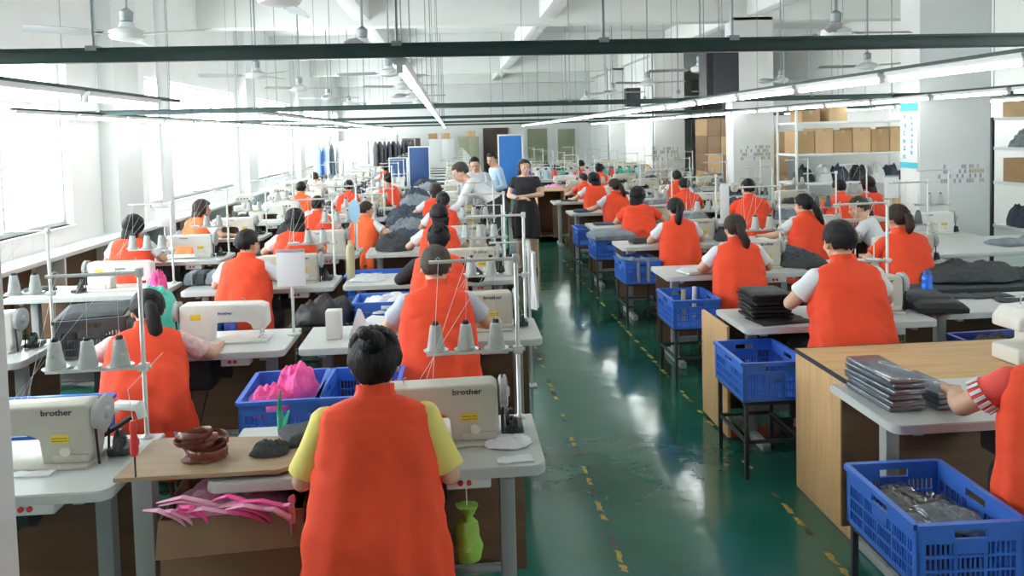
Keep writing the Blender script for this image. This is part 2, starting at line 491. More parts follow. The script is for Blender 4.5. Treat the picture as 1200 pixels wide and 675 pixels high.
VEST_RINGS = [(-.19, .232, .165, -.02), (-.12, .230, .165, -.02), (-.04, .226, .162, -.015), (.04, .220, .155, -.01), (.12, .212, .146, -.005), (.20, .206, .138, 0),
 (.27, .203, .134, 0), (.32, .198, .130, 0), (.36, .190, .125, -.003), (.40, .183, .118, -.006), (.435, .180, .106, -.010), (.462, .166, .092, -.012), (.482, .130, .080, -.012),
 (.496, .092, .070, -.012), (.503, .068, .064, -.010), (.520, .062, .060, -.008), (.540, .062, .060, -.004)]
def vest_mesh(D, seed, m, long=0., dress=False, rings=None):
    b, hip, w = D['b'], D['hip'], D['w']
    rr = rings or VEST_RINGS
    seg = 72; sub = 5
    R2 = []
    for i in range(len(rr)-1):
        for k in range(sub if i < 12 else 2):
            t = k/(sub if i < 12 else 2)
            R2.append([a + (c-a)*t for a, c in zip(rr[i], rr[i+1])])
    R2.append(list(rr[-1]))
    bm = bmesh.new(); rs = []
    zt = rr[0][0]
    for dz, rx, ry, yc in R2:
        low = max(0, min(1, (.34-dz)/.5))
        if dz < -.1: dz = dz - long*(-.1-dz)/.09
        ring = []
        for k, p in enumerate(ring_se(rx*w, ry, yc, hip+dz, 2.5, seg)):
            a = 2*PI*k/seg
            fold = math.sin(a*9 + seed + 2.2*noise.noise((a*1.1, seed, dz*2)))*.013*low**1.2 + noise.noise((math.cos(a)*2.2+seed, math.sin(a)*2.2, dz*5.5))*.021*(.3+.7*low)
            fold += (abs(noise.noise((p.x*7+seed, p.y*7, dz*13+p.x*6)))-.2)*.017*min(1, max(0, (.5-dz)/.2))
            rg = 1-abs(noise.noise((p.x*6.5+seed+dz*.8, p.y*6.5, dz*1.3+seed)))*2.2
            fold += max(0, rg)**3*.015*(.25+.75*low)*(1 if dz < .40 else .2)
            n = Vector((p.x, p.y-yc, 0)).normalized()
            q = p + n*fold
            q.z += .012*math.sin(a*2+seed)*low*low
            ring.append(b(q))
        rs.append(ring)
    # turn the hem inside so the cloth has a lower edge
    inner = [Vector((p.x*.965, (p.y-rs[0][0].y*0)*.965, p.z+.004)) for p in rs[0]]
    inner2 = [Vector((p.x*.93, p.y*.93, p.z+.10)) for p in rs[0]]
    loft(bm, [inner2, inner] + rs, cap=False)
    return mesh_of(bm, 'vest', m, False)

def thicken(bm, c, k):
    """gives an open shell an inner wall scaled about c and closes its rim"""
    fs = list(bm.faces); be = [e for e in bm.edges if len(e.link_faces) == 1]
    inn = {v: bm.verts.new(c + (v.co-c)*k) for v in list(bm.verts)}
    for f in fs: bm.faces.new([inn[v] for v in reversed(f.verts)])
    for e in be:
        a, b = e.verts
        try: bm.faces.new((a, b, inn[b], inn[a]))
        except ValueError: pass

def hair_cap(style, seed):
    bm = bmesh.new(); nu, nv = 44, 30; grid = []
    for j in range(nv+1):
        ph = PI*j/nv; row = []
        for i in range(nu):
            th = 2*PI*i/nu
            d = Vector((math.sin(ph)*math.cos(th), math.sin(ph)*math.sin(th), math.cos(ph)))
            k = 1 + .05*noise.noise(d*3.2+Vector((seed, 0, 0))) + .035*noise.noise(Vector((th*9, ph*1.5, seed)))
            vol = {'short': .003, 'bun': .011, 'tail': .006, 'long': .011, 'bob': .017}[style]
            p = Vector((d.x*(.081+vol)*k, -.010 + d.y*(.101+vol)*k, .026 + d.z*(.096+vol*.6)*k))
            row.append((d, p))
        grid.append(row)
    vs = [[bm.verts.new(p) for d, p in row] for row in grid]
    low = {'short': -.70, 'bun': -.80, 'tail': -.74, 'long': -.95, 'bob': -.9}[style]
    def keep(d):
        lw = low + .10*noise.noise(Vector((d.x*4+seed, d.y*4, seed)))
        if d.y > .30 and d.z < .62 - .25*abs(d.x): return False
        if d.y > .0 and d.z < -.12 and abs(d.x) > .2: return style in ('long', 'bob') and d.y < .25 and d.z > -.8
        if d.y > -.35 and d.z < -.35 and style not in ('long', 'bob'): return False
        return d.z > lw
    for j in range(nv):
        for i in range(nu):
            i2 = (i+1) % nu
            d = (grid[j][i][0] + grid[j+1][i2][0]).normalized()
            if keep(d):
                try: bm.faces.new((vs[j][i], vs[j+1][i], vs[j+1][i2], vs[j][i2]))
                except ValueError: pass
    bmesh.ops.remove_doubles(bm, verts=bm.verts, dist=1e-5)
    bmesh.ops.recalc_face_normals(bm, faces=bm.faces)
    bmesh.ops.delete(bm, geom=[v for v in bm.verts if not v.link_faces], context='VERTS')
    thicken(bm, Vector((0, -.01, .02)), .90)
    return bm

def hair_mesh(D, style, seed, m, tail=.30, sway=0.):
    mh = D['mh']; bm = hair_cap(style, seed)
    for v in bm.verts: v.co = mh @ v.co
    hc = mh @ Vector((0, 0, 0))
    if style == 'tail':
        a = mh @ Vector((0, -.100, .040)); c = mh @ Vector((0, -.135, .010))
        bk = Vector((sway, -.02, 0))
        pts = [a, c, c + bk*.4 + Vector((0, -.008, -.07)), c + bk + Vector((0, .0, -tail*.55)), c + bk + Vector((0, .012, -tail*.85)), c + bk*1.2 + Vector((0, .014, -tail))]
        add_tube(bm, pts, [.022, .030, .036, .034, .024, .006], 14)
        add_tube(bm, [mh @ Vector((0, -.096, .042)), mh @ Vector((0, -.112, .036))], .026, 12)
    if style == 'bun':
        add_ell(bm, (0, -.092, .082), (.046, .042, .044), mh, 3)
        for k in range(5): add_ell(bm, (rnd.uniform(-.03, .03), -.10+rnd.uniform(-.02, .02), .09+rnd.uniform(-.03, .03)), (.026, .024, .022), mh, 2)
        for k in range(12): add_ell(bm, (.065*math.cos(k*PI/11), -.03, .07+.045*math.sin(k*PI/11)), (.022, .05, .022), mh, 1)
    if style in ('long', 'bob'):
        L = tail if style == 'long' else .065
        rs = []
        for k in range(8):
            t = k/7; z = -.02 - t*(L+.03)
            wx = ((.086 if style == 'long' else .080) + .006*math.sin(t*3))*(1 - (.35*t if style == 'long' else .08*t)); wy = .045*(1-.35*t)
            c = mh @ Vector((0, -.062 - .02*t, z)) if style == 'bob' else (mh @ Vector((0, -.062, -.02))) + Vector((sway*t, -.02*t, -t*(L+.03)))
            rs.append([c + Vector((math.cos(2*PI*q/26)*wx*(1+.05*noise.noise((q*1.7, t, seed))), math.sin(2*PI*q/26)*wy, .012*noise.noise((q*.9, seed, 1)) if k == 7 else 0)) for q in range(26)])
        loft(bm, rs)
    return mesh_of(bm, 'hair', m, False)

SEAT_LEGS = ((.12, .40, .52), (.13, .36, .085))
STAND_LEGS = ((.10, .03, .50), (.11, .0, .085))
POSES = {
 'near': dict(hip=.56, lean=R(16), head=(0, -.12, 0), w=1.02, L=((-.240, .08, .79), (-.17, .37, .79)), R=((.240, .07, .785), (.20, .37, .79)), legs=SEAT_LEGS, sleeve=.93, vox=.0065),
 'work': dict(hip=.55, lean=R(15), head=(0, -.22, 0), L=((-.27, .17, .82), (-.10, .42, .80)), R=((.27, .17, .82), (.10, .42, .80)), legs=SEAT_LEGS, sleeve=.66),
 'left': dict(hip=.55, lean=R(15), head=(.35, -.18, .08), L=((-.30, .16, .84), (-.30, .42, .80)), R=((.27, .17, .82), (.06, .42, .80)), legs=SEAT_LEGS, sleeve=.66),
 'right': dict(hip=.55, lean=R(15), head=(-.35, -.18, -.06), L=((-.27, .17, .82), (-.06, .42, .80)), R=((.31, .15, .84), (.26, .41, .80)), legs=SEAT_LEGS, sleeve=.66),
 'slump': dict(hip=.54, lean=R(27), head=(.25, -.28, .0), L=((-.30, .24, .82), (-.14, .44, .80)), R=((.30, .22, .81), (.34, .42, .80)), legs=SEAT_LEGS, sleeve=.80),
 'longs': dict(hip=.55, lean=R(17), head=(0, -.25, 0), w=1.08, L=((-.31, .16, .84), (-.14, .42, .80)), R=((.31, .16, .84), (.14, .42, .80)), legs=SEAT_LEGS, sleeve=1.7),
 'stand': dict(hip=.93, lean=R(3), head=(.5, -.05, 0), L=((-.24, .03, 1.14), (-.02, .20, 1.13), (1, .2, 0)), R=((.24, .03, 1.13), (.06, .23, 1.10), (-1, .3, 0)), legs=STAND_LEGS, sleeve=.5),
 'bend': dict(hip=.95, lean=R(50), head=(0, -.55, 0), w=1.05, L=((-.28, .42, 1.02), (-.20, .64, .88), (0, 1, 0)), R=((.28, .40, 1.02), (.20, .62, .87), (0, 1, 0)), legs=((.11, -.04, .50), (.12, -.08, .085)), sleeve=1.85),
 'look': dict(hip=.95, lean=R(14), head=(.5, -.35, 0), w=1.05, L=((-.27, .06, 1.12), (-.22, .28, 1.02), (0, 1, 0)), R=((.27, .04, 1.12), (.24, .26, 1.00), (0, 1, 0)), legs=STAND_LEGS, sleeve=1.85),
}
DATA = {k: build_person_meshes(v) for k, v in POSES.items()}

def stool_bm():
    bm = bmesh.new()
    return bm
VESTS = {}
def person(x, y, label, pose='work', rz=0., hair=('tail', .3), hm='hair', shirt='wshirt', vest='vest', scale=1., skin='skin', seat=True, long=0., seed=None, sway=0., group=None, zs=None, tagmark=False):
    D = DATA[pose]; seed = rnd.uniform(0, 50) if seed is None else seed
    t = thing('person', label, 'person', (x, y, 0), rz, group)
    t.scale = (scale, scale, zs or scale)
    bo = obj('body', D['body'], None, t); setmat(bo, M[skin])
    obj('eyes', D['eyes'], None, t)
    so = obj('shirt', D['shirt'], None, t); setmat(so, M[shirt])
    obj('trousers', D['trousers'], None, t); obj('shoes', D['shoes'], None, t)
    if vest:
        key = (pose, round(seed) % 4, long)
        if key not in VESTS: VESTS[key] = vest_mesh(D, (round(seed) % 4)*3.7+1, M['vest'], long)
        v = obj('vest', VESTS[key], None, t); setmat(v, M[vest])
        if tagmark:
            bm = bmesh.new(); bb = D['b']
            c = [(.150, -.166, -.02), (.178, -.158, -.03), (.190, -.150, -.10), (.166, -.162, -.085)]
            a = [bm.verts.new(bb((p[0], p[1]-.008, D['hip']+p[2]))) for p in c]; a2 = [bm.verts.new(bb((p[0], p[1]-.004, D['hip']+p[2]))) for p in c]
            bm.faces.new(a); bm.faces.new(a2[::-1])
            for i in range(4): bm.faces.new((a[i], a2[i], a2[(i+1) % 4], a[(i+1) % 4]))
            obj('care_label', bm, M['paper'], v)
    ho = obj('hair', hair_mesh(D, hair[0], seed, M[hm], hair[1] if len(hair) > 1 else .3, sway), None, t)
    return t

# ------------------------------------------------------------------ furniture prototypes
TW, TD, TH = 1.20, .54, .76
def make_table(w, drawer=True):
    t = thing('sewing_table', 'x', 'table')
    bm = bmesh.new()
    x0, x1 = -w/2, w/2; c = .05
    poly = [(x0+c, 0), (x1-c, 0)] + [(x1-c+c*math.sin(a*PI/8), c-c*math.cos(a*PI/8)) for a in range(1, 5)] + [(x1, TD), (x0, TD)] + [(x0+c-c*math.cos(a*PI/8), c-c*math.sin(a*PI/8)) for a in range(0, 4)]
    tb = bmesh.new()
    lo = [tb.verts.new((x, y, TH-.038)) for x, y in poly]; hi = [tb.verts.new((x, y, TH)) for x, y in poly]
    tb.faces.new(lo); tb.faces.new(hi[::-1])
    for i in range(len(poly)): tb.faces.new((lo[i], hi[i], hi[(i+1) % len(poly)], lo[(i+1) % len(poly)]))
    bmesh.ops.bevel(tb, geom=[e for e in tb.edges if abs(e.verts[0].co.z-e.verts[1].co.z) < 1e-4], offset=.004, segments=2, affect='EDGES')
    join(bm, tb)
    obj('tabletop', bm, M['top'], t)
    for s in (-1, 1):
        bm = bmesh.new(); x = s*(w/2-.13)
        add_box(bm, x-.03, x+.03, .24, .30, .05, TH-.05, .006)
        add_box(bm, x-.028, x+.028, .02, .52, .0, .05, .010)
        add_box(bm, x-.02, x+.02, .05, .50, TH-.065, TH-.036, .004)
        obj('leg', bm, M['leg'], t)
    bm = bmesh.new()
    add_box(bm, -w/2+.15, w/2-.15, .255, .285, .16, .20, .004)
    add_box(bm, -w/2+.15, w/2-.15, .46, .49, .12, .15, .004)
    obj('stretcher', bm, M['leg'], t)
    bm = bmesh.new(); add_box(bm, -w/2+.04, w/2-.04, TD-.03, TD-.015, .10, TH-.04, .001); obj('rear_board', bm, M['plydk'], t)
    bm = bmesh.new()
    add_box(bm, w/2-.62, w/2-.44, .12, .34, TH-.25, TH-.045, .02)
    add_tube(bm, [(w/2-.44, .23, TH-.15), (w/2-.36, .23, TH-.15)], .06, 18)
    obj('motor', bm, M['iron'], t)
    bm = bmesh.new()
    add_box(bm, w/2-.36, w/2-.20, .03, .11, TH-.085, TH-.042, .006)
    sb = obj('switch_box', bm, M['housing'], t)
    bm = bmesh.new()
    for k, x in enumerate((w/2-.31, w/2-.28)): add_tube(bm, [(x, .032, TH-.06), (x, .024, TH-.06)], .010, 10)
    obj('button', bm, M['red'], sb)
    bm = bmesh.new()
    add_box(bm, -.30, .10, .10, .38, .06, .075, .004, RX(R(0)))
    add_tube(bm, [(-.02, .30, .08), (w/2-.50, .26, TH-.25)], .006, 6)
    obj('treadle', bm, M['iron'], t)
    return proto(t)
TABLE = make_table(1.20)
TABLEW = make_table(1.40)

def text_mesh(s, size, m, ext=.0012, spacing=1.):
    c = bpy.data.curves.new('txt', 'FONT'); c.body = s; c.size = size; c.extrude = ext; c.align_x = 'CENTER'; c.align_y = 'CENTER'; c.space_character = spacing
    c.resolution_u = 3; c.offset = size*.014
    o = bpy.data.objects.new('txt', c); COL.objects.link(o)
    dg = bpy.context.evaluated_depsgraph_get(); dg.update()
    me = bpy.data.meshes.new_from_object(o.evaluated_get(dg)); bpy.data.objects.remove(o)
    me.materials.clear(); me.materials.append(m); me.name = 'lettering'
    return me
BRO = text_mesh('brother', .036, M['ink'])
BROB = text_mesh('brother', .026, M['blueink'])

def make_machine(cream=True, detail=True):
    m = M['machine'] if cream else M['machinew']
    t = thing('sewing_machine', 'x', 'sewing machine')
    bm = bmesh.new()
    add_box(bm, -.26, .24, -.09, .09, -.004, .012, .004)
    obj('bed', bm, m, t)
    # arm casting: head on the left, wide column on the right, throat between
    bm = bmesh.new()
    add_prism(bm, [(.065, .01), (.235, .01), (.245, .06), (.245, .245), (.225, .265), (-.215, .258), (-.255, .24), (-.262, .11), (-.245, .08), (-.175, .08), (-.165, .115), (-.14, .135), (.02, .135), (.055, .115)],
              -.052, .062, .010)
    add_box(bm, .10, .235, -.060, .070, .012, .05, .008)
    arm = obj('arm', bm, m, t)
    l = obj('logo', BRO if cream else BROB, None, arm); l.location = (.125 if cream else -.03, -.0535, .232); l.rotation_euler = (R(90), 0, 0)
    if not cream:
        l2 = obj('rear_logo', BROB, None, arm); l2.location = (-.02, .0635, .20); l2.rotation_euler = (R(90), 0, PI)
        bm = bmesh.new(); add_box(bm, .12, .18, .062, .0635, .16, .20, .0004); obj('rear_sticker', bm, M['yellow'], arm)
    bm = bmesh.new(); add_box(bm, .10, .165, -.0545, -.052, .10, .135, .0004)
    for k in range(2): add_box(bm, .105, .16, -.0548, -.052, .108+k*.012, .111+k*.012, 0, mi=1)
    obj('sticker', bm, [M['yellow'], M['ink']], arm)
    bm = bmesh.new()
    add_tube(bm, [(.155, -.050, .065), (.155, -.066, .065)], .020, 18)
    obj('stitch_dial', bm, M['machinew'], arm)
    bm = bmesh.new()
    add_tube(bm, [(-.205, -.01, .10), (-.205, -.01, .035)], .007, 8)
    add_tube(bm, [(-.205, -.01, .035), (-.205, -.01, .012)], .0025, 6)
    add_tube(bm, [(-.225, .005, .10), (-.225, .005, .03)], .006, 8)
    add_box(bm, -.235, -.195, -.02, .035, .014, .019, .001)
    add_tube(bm, [(-.235, .06, .11), (-.235, .09, .10), (-.235, .10, .05)], .004, 6)
    obj('needle_bar', bm, M['chrome'], t)
    for zz, xx in ((.17, -.235), (.215, -.21)):
        bm = bmesh.new(); add_lathe(bm, [(.004, 0), (.016, .002), (.016, .006), (.006, .009), (.016, .012), (.016, .016), (.005, .026)], 14, T(xx, -.052, zz) @ RX(R(90)))
        obj('tension_disc', bm, M['chrome'], t)
    bm = bmesh.new(); add_tube(bm, [(-.12, 0, .255), (-.12, 0, .285), (-.108, 0, .29)], .003, 6); obj('thread_hook', bm, M['chrome'], t)
    bm = bmesh.new()
    add_lathe(bm, [(.012, 0), (.060, .002), (.076, .008), (.076, .030), (.060, .036), (.030, .034), (.018, .045), (.003, .046)], 28, T(.247, .005, .205) @ RY(R(90)))
    obj('handwheel', bm, M['leg'], t)
    bm = bmesh.new()
    for s in (-1, 1): add_tube(bm, [(.262, .005+s*.058, .19), (.262, .005+s*.040, .0), (.262, .005+s*.035, -.12)], .005, 6)
    add_tube(bm, [(.262, .005+.058*math.cos(a*PI/8), .205+.074*math.sin(a*PI/8)) for a in range(9)], .005, 6)
    obj('belt', bm, M['rubber'], t)
    bm = bmesh.new()
    add_lathe(bm, [(.004, 0), (.045, .002), (.045, .016), (.012, .020), (.012, .035), (.003, .036)], 20, T(.275, .09, .045) @ RY(R(90)))
    add_lathe(bm, [(.004, 0), (.028, .002), (.028, .02), (.004, .022)], 16, T(.30, .02, .05) @ RY(R(90)))
    add_box(bm, .265, .345, .02, .13, .0, .03, .004)
    add_tube(bm, [(.28, .10, .05), (.30, .04, .11)], .007, 6)
    obj('bobbin_winder', bm, M['iron'], t)
    return proto(t)
MACH = make_machine(True); MACHW = make_machine(False)

def make_stand():
    """thread stand; origin at the pole foot, arms reach to the left (-x)"""
    t = thing('thread_stand', 'x', 'thread stand')
    bm = bmesh.new()
    add_lathe(bm, [(.026, 0), (.026, .006), (.014, .012), (.009, .02), (.009, .68), (.004, .69)], 10)
    obj('pole', bm, M['rod'], t)
    bm = bmesh.new()
    add_tube(bm, [(.03, 0, .29), (-.38, 0, .285)], .0085, 8)
    add_box(bm, -.02, .02, -.018, .018, .275, .305, .004)
    tr = obj('cone_rail', bm, M['rod'], t)
    for k in range(3):
        bm = bmesh.new()
        add_lathe(bm, [(.002, .0), (.045, .002), (.052, .010), (.046, .008), (.002, .006)], 20, T(-.09-.125*k, 0, .293))
        add_tube(bm, [(-.09-.125*k, 0, .29), (-.09-.125*k, 0, .40)], .004, 6)
        obj('cone_holder', bm, M['rod'], tr)
    bm = bmesh.new()
    add_tube(bm, [(.0, 0, .672), (-.36, 0, .668)], .0075, 8)
    add_box(bm, -.014, .014, -.012, .012, .655, .69, .003)
    for k in range(3):
        x = -.09-.12*k
        add_tube(bm, [(x, 0, .67), (x, -.01, .682), (x+.01, -.012, .69), (x+.016, 0, .68)], .002, 5)
    tp = obj('thread_guide_bar', bm, M['rod'], t)
    bm = bmesh.new()
    for k in range(3):
        x = -.09-.125*k
        add_tube(bm, [(x, 0, .405), (x+.01*k, -.002, .672), (-.40+.025*k, -.20, .245)], .0009, 4)
    obj('thread', bm, M['conewh'], t)
    return proto(t)
STAND = make_stand()
def make_cone():
    t = thing('thread_cone', 'x', 'thread cone')
    bm = bmesh.new()
    add_lathe(bm, [(.001, .0), (.036, .001), (.037, .006), (.022, .105), (.018, .108), (.001, .108)], 20)
    obj('thread_winding', bm, M['cone'], t)
    bm = bmesh.new(); add_lathe(bm, [(.013, .10), (.014, .12), (.010, .122), (.009, .11)], 14)
    obj('cone_core', bm, M['cored'], t)
    return proto(t)
CONE = make_cone()

CX0, CY0, CZ0 = .36, .48, .22
def crate_mesh(w, d, h, m):
    """lattice plastic crate with a plain rim band, solid corners, hand holes and slotted walls"""
    bm = bmesh.new(); tk = .010
    add_box(bm, -w/2+.01, w/2-.01, -d/2+.01, d/2-.01, 0, .008)
    def wall(length, mt):
        def B(a0, a1, z0, z1, t0=0., t1=tk): add_box(bm, a0, a1, t0, t1, z0, z1, 0, mt)
        L = length/2
        B(-L, L, h-.018, h, -.012, tk)                 # rim lip
        B(-L, -.055, h-.055, h-.018); B(.055, L, h-.055, h-.018); B(-.055, .055, h-.026, h-.018)
        B(-L, L, h-.068, h-.055)                        # hand hole between
        B(-L, -L+.030, 0, h-.055); B(L-.030, L, 0, h-.055)
        B(-L, L, 0, .020)
        B(-L+.03, L-.03, (h-.07)*.36, (h-.07)*.36+.008); B(-L+.03, L-.03, (h-.07)*.68, (h-.07)*.68+.008)
        B(-.050, .050, h-.105, h-.068)                  # plain plate under the hand hole
        n = int((length-.06)/.016)
        for k in range(1, n):
            a = -L+.03 + k*(length-.06)/n
            wd = .0065 if k % 6 == 0 else .0026
            B(a-wd, a+wd, .02, h-.068, .001, tk-.002 if wd < .004 else tk)
    wall(w, T(0, -d/2, 0)); wall(w, T(0, d/2, 0) @ RZ(PI))
    wall(d, T(w/2, 0, 0) @ RZ(PI/2)); wall(d, T(-w/2, 0, 0) @ RZ(-PI/2))
    return mesh_of(bm, 'plastic_crate', m, True)
CRATE = crate_mesh(CX0, CY0, CZ0, M['blue'])
CRATEW = crate_mesh(.50, .34, .22, M['blue'])
def crate(x, y, z, label, rz=0., m='blue', wide=False, group=None, scale=1.):
    o = obj('plastic_crate', CRATEW if wide else CRATE, None, None, (x, y, z), rz)
    setmat(o, M[m]); o.scale = (scale,)*3
    return tag(o, label, 'crate', group)
def make_crate_stand(h):
    t = thing('crate_stand', 'x', 'stand'); w, d = .34, .46
    for sx in (-1, 1):
        for sy in (-1, 1):
            bm = bmesh.new(); x, y = sx*(w/2-.012), sy*(d/2-.012)
            add_box(bm, x-.011, x+.011, y-.011, y+.011, 0, h-.02, .002); obj('leg', bm, M['legdk'], t)
    bm = bmesh.new()
    for sy in (-1, 1): add_box(bm, -w/2, w/2, sy*(d/2-.012)-.011, sy*(d/2-.012)+.011, h-.022, h, .002)
    for sx in (-1, 1): add_box(bm, sx*(w/2-.012)-.011, sx*(w/2-.012)+.011, -d/2, d/2, h-.022, h, .002)
    obj('top_frame', bm, M['legdk'], t)
    bm = bmesh.new(); z = .20
    for sy in (-1, 1): add_box(bm, -w/2, w/2, sy*(d/2-.012)-.008, sy*(d/2-.012)+.008, z, z+.018)
    for sx in (-1, 1): add_box(bm, sx*(w/2-.012)-.008, sx*(w/2-.012)+.008, -d/2, d/2, z, z+.018)
    obj('stretcher', bm, M['legdk'], t)
    return proto(t)
CSTAND = make_crate_stand(.44)
CSTANDL = make_crate_stand(.50)

def heap_mesh(name, rx, ry, h, seed, m, crump=1., res=56, flat=.55):
    """crumpled cloth mound: soft lobes with creases between them"""
    bm = bmesh.new(); rings = []
    nr = res//2
    lobes = [(random.Random(seed*9+q).uniform(-.55, .55), random.Random(seed*7+q+50).uniform(-.55, .55), random.Random(seed*5+q+90).uniform(.30, .62)) for q in range(9)]
    for j in range(nr+1):
        r = j/nr; row = []
        for i in range(res):
            a = 2*PI*i/res
            x, y = math.cos(a)*r, math.sin(a)*r
            base = (1-r**3)**.6*.48
            z = base
            for lx, ly, lr in lobes:
                d = math.hypot(x-lx, y-ly)/lr
                if d < 1: z = max(z, base*.7 + .55*(1-d*d)**.6*(1-.25*r))
            cr = abs(noise.noise(Vector((x*3.1+seed, y*3.1, seed)))); c2 = abs(noise.noise(Vector((x*7+seed*2, y*7, seed))))
            z = z*(1-.25*crump) + crump*(1-r**6)*(.34*cr + .16*c2)
            k = 1 + .14*crump*noise.noise(Vector((math.cos(a)*1.6, math.sin(a)*1.6, seed)))*r + .03*crump*math.sin(a*11+seed)*r
            row.append(Vector((x*rx*k, y*ry*k, max(z, 0)*h)))
        rings.append(row)
    rings.append([Vector((q.x*.97, q.y*.97, 0)) for q in rings[-1]])
    loft(bm, rings[::-1], True)
    bmesh.ops.remove_doubles(bm, verts=bm.verts, dist=1e-5)
    return mesh_of(bm, name, m, True, 75)
HEAPS = {}
def heap(x, y, z, rx, ry, h, label, m='darkcloth', name='fabric_heap', cat='fabric', rz=0., seed=None, crump=1., group=None, flat=.55):
    seed = rnd.randrange(1, 6) if seed is None else seed
    key = (seed, crump, flat)
    if key not in HEAPS: HEAPS[key] = heap_mesh(name, 1, 1, 1, seed*3.3, M[m], crump, flat=flat)
    o = obj(name, HEAPS[key], None, None, (x, y, z), rz); o.scale = (rx, ry, h); setmat(o, M[m])
    return tag(o, label, cat, group)

def slab(name, x, y, z, w, d, h, m, label, cat, rz=0., group=None, bev=.01, seed=0):
    """a folded piece of cloth / packed item: soft-edged slab with rumpled surface"""
    t = bmesh.new(); bmesh.ops.create_grid(t, x_segments=10, y_segments=10, size=.5)
    bm = bmesh.new()
    top = {}; bot = {}
    n = 10
    for i in range(n+1):
        for j in range(n+1):
            u, v = i/n-.5, j/n-.5
            e = max(abs(u), abs(v))*2; ez = (1-e**8)
            p = Vector((u*w, v*d, 0)) + wob((u*3+seed, v*3, seed), 1.3, .006)
            top[i, j] = bm.verts.new((p.x, p.y, h*(.55+.45*ez) + .006*noise.noise((u*5, v*5, seed+x)))); bot[i, j] = bm.verts.new((p.x*.99, p.y*.99, h*.12*(1-ez)))
    for i in range(n):
        for j in range(n):
            bm.faces.new((top[i, j], top[i+1, j], top[i+1, j+1], top[i, j+1])); bm.faces.new((bot[i, j], bot[i, j+1], bot[i+1, j+1], bot[i+1, j]))
    for k in range(n):
        for a, b in (((k, 0), (k+1, 0)), ((k+1, n), (k, n)), ((n, k), (n, k+1)), ((0, k+1), (0, k))):
            bm.faces.new((bot[a], bot[b], top[b], top[a]))
    t.free()
    return tag(obj(name, bm, M[m], None, (x, y, z), rz), label, cat, group)

def carton(x, y, z, w, d, h, label, m='card', rz=0., group=None, open_=False):
    t = thing('cardboard_box', label, 'box', (x, y, z), rz, group)
    bm = bmesh.new()
    if open_:
        for a in ((-w/2, w/2, -d/2, -d/2+.005), (-w/2, w/2, d/2-.005, d/2), (-w/2, -w/2+.005, -d/2, d/2), (w/2-.005, w/2, -d/2, d/2)):
            add_box(bm, a[0], a[1], a[2], a[3], 0, h, .001)
        add_box(bm, -w/2, w/2, -d/2, d/2, 0, .005)
        obj('carton_body', bm, M[m], t)
        bm = bmesh.new(); add_box(bm, -w/2, w/2, -.12, 0, -.002, .003, 0, T(0, -d/2, h) @ RX(R(65))); obj('flap', bm, M[m], t)
        bm = bmesh.new(); add_box(bm, -w/2, w/2, 0, .12, -.002, .003, 0, T(0, d/2, h) @ RX(R(-60))); obj('flap', bm, M[m], t)
    else:
        add_box(bm, -w/2, w/2, -d/2, d/2, 0, h, .004)
        obj('carton_body', bm, M[m], t)
        bm = bmesh.new(); add_box(bm, -.024, .024, -d/2-.0012, d/2+.0012, h-.06, h+.0012, .0005)
        obj('packing_tape', bm, M['tape'], t)
    return t

def bin_box(x0, x1, y0, y1, h, label, m='ply', top=True):
    """plywood bin standing behind a sewing table, open towards the worker"""
    t = thing('plywood_bin', label, 'cabinet', ((x0+x1)/2, (y0+y1)/2, 0))
    w, d = x1-x0, y1-y0
    for s in (-1, 1):
        bm = bmesh.new(); add_box(bm, s*(w/2-.009)-.009, s*(w/2-.009)+.009, -d/2, d/2, 0, h-.018, .001); obj('side_panel', bm, M[m], t)
    bm = bmesh.new(); add_box(bm, -w/2+.018, w/2-.018, d/2-.012, d/2, 0, h-.018, .001); obj('back_panel', bm, M['plydk'], t)
    bm = bmesh.new(); add_box(bm, -w/2, w/2, -d/2, d/2, h-.018, h, .001); tp = obj('top_panel', bm, M[m], t)
    bm = bmesh.new()
    add_box(bm, -w/2-.003, -w/2, -d/2, d/2, h-.022, h+.002); add_box(bm, -w/2-.003, w/2+.003, d/2, d/2+.003, h-.022, h+.002)
    obj('edge_band', bm, M['legdk'], tp)
    bm = bmesh.new(); add_box(bm, -w/2+.018, w/2-.018, -d/2+.02, d/2-.012, .10, .116, .001); obj('bottom_shelf', bm, M['plydk'], t)
    return t
ORD = ['nearest', 'second', 'third', 'fourth', 'fifth', 'sixth', 'seventh', 'eighth', 'ninth', 'tenth', 'eleventh', 'twelfth', 'thirteenth', 'fourteenth', 'fifteenth', 'sixteenth', 'seventeenth']

# ------------------------------------------------------------------ the room
XL, XR, YB, YF, ZC = -4.6, 10.4, -4.0, 34.0, 4.6
bm = bmesh.new(); add_box(bm, XL-.3, XR+.3, YB-.3, YF+.3, -.1, 0); struct('floor', bm, M['floor'])
bm = bmesh.new(); add_box(bm, XL-.3, XR+.3, YB-.3, YF+.3, ZC, ZC+.15); struct('ceiling', bm, M['ceil'])
bm = bmesh.new(); add_box(bm, XL-.3, XR+.3, YF, YF+.25, 0, ZC); struct('wall_far', bm, M['wall'])
bm = bmesh.new(); add_box(bm, XR, XR+.25, YB, YF, 0, ZC); struct('wall_right', bm, M['wall'])
bm = bmesh.new(); add_box(bm, XL-.3, 6.6, YB-.25, YB, 0, ZC); add_box(bm, 10.1, XR+.3, YB-.25, YB, 0, ZC); add_box(bm, 6.6, 10.1, YB-.25, YB, 0, 1.1); add_box(bm, 6.6, 10.1, YB-.25, YB, 3.5, ZC); struct('wall_near', bm, M['column'])
t = bpy.data.objects.new('window_6', None); COL.objects.link(t); t.location = (8.35, YB-.12, 1.1); t['kind'] = 'structure'  # unseen window added behind the camera to brighten the column fronts
bm = bmesh.new()
for k in range(5): add_box(bm, -1.75+k*.8625, -1.70+k*.8625, -.03, .03, 0, 2.4)
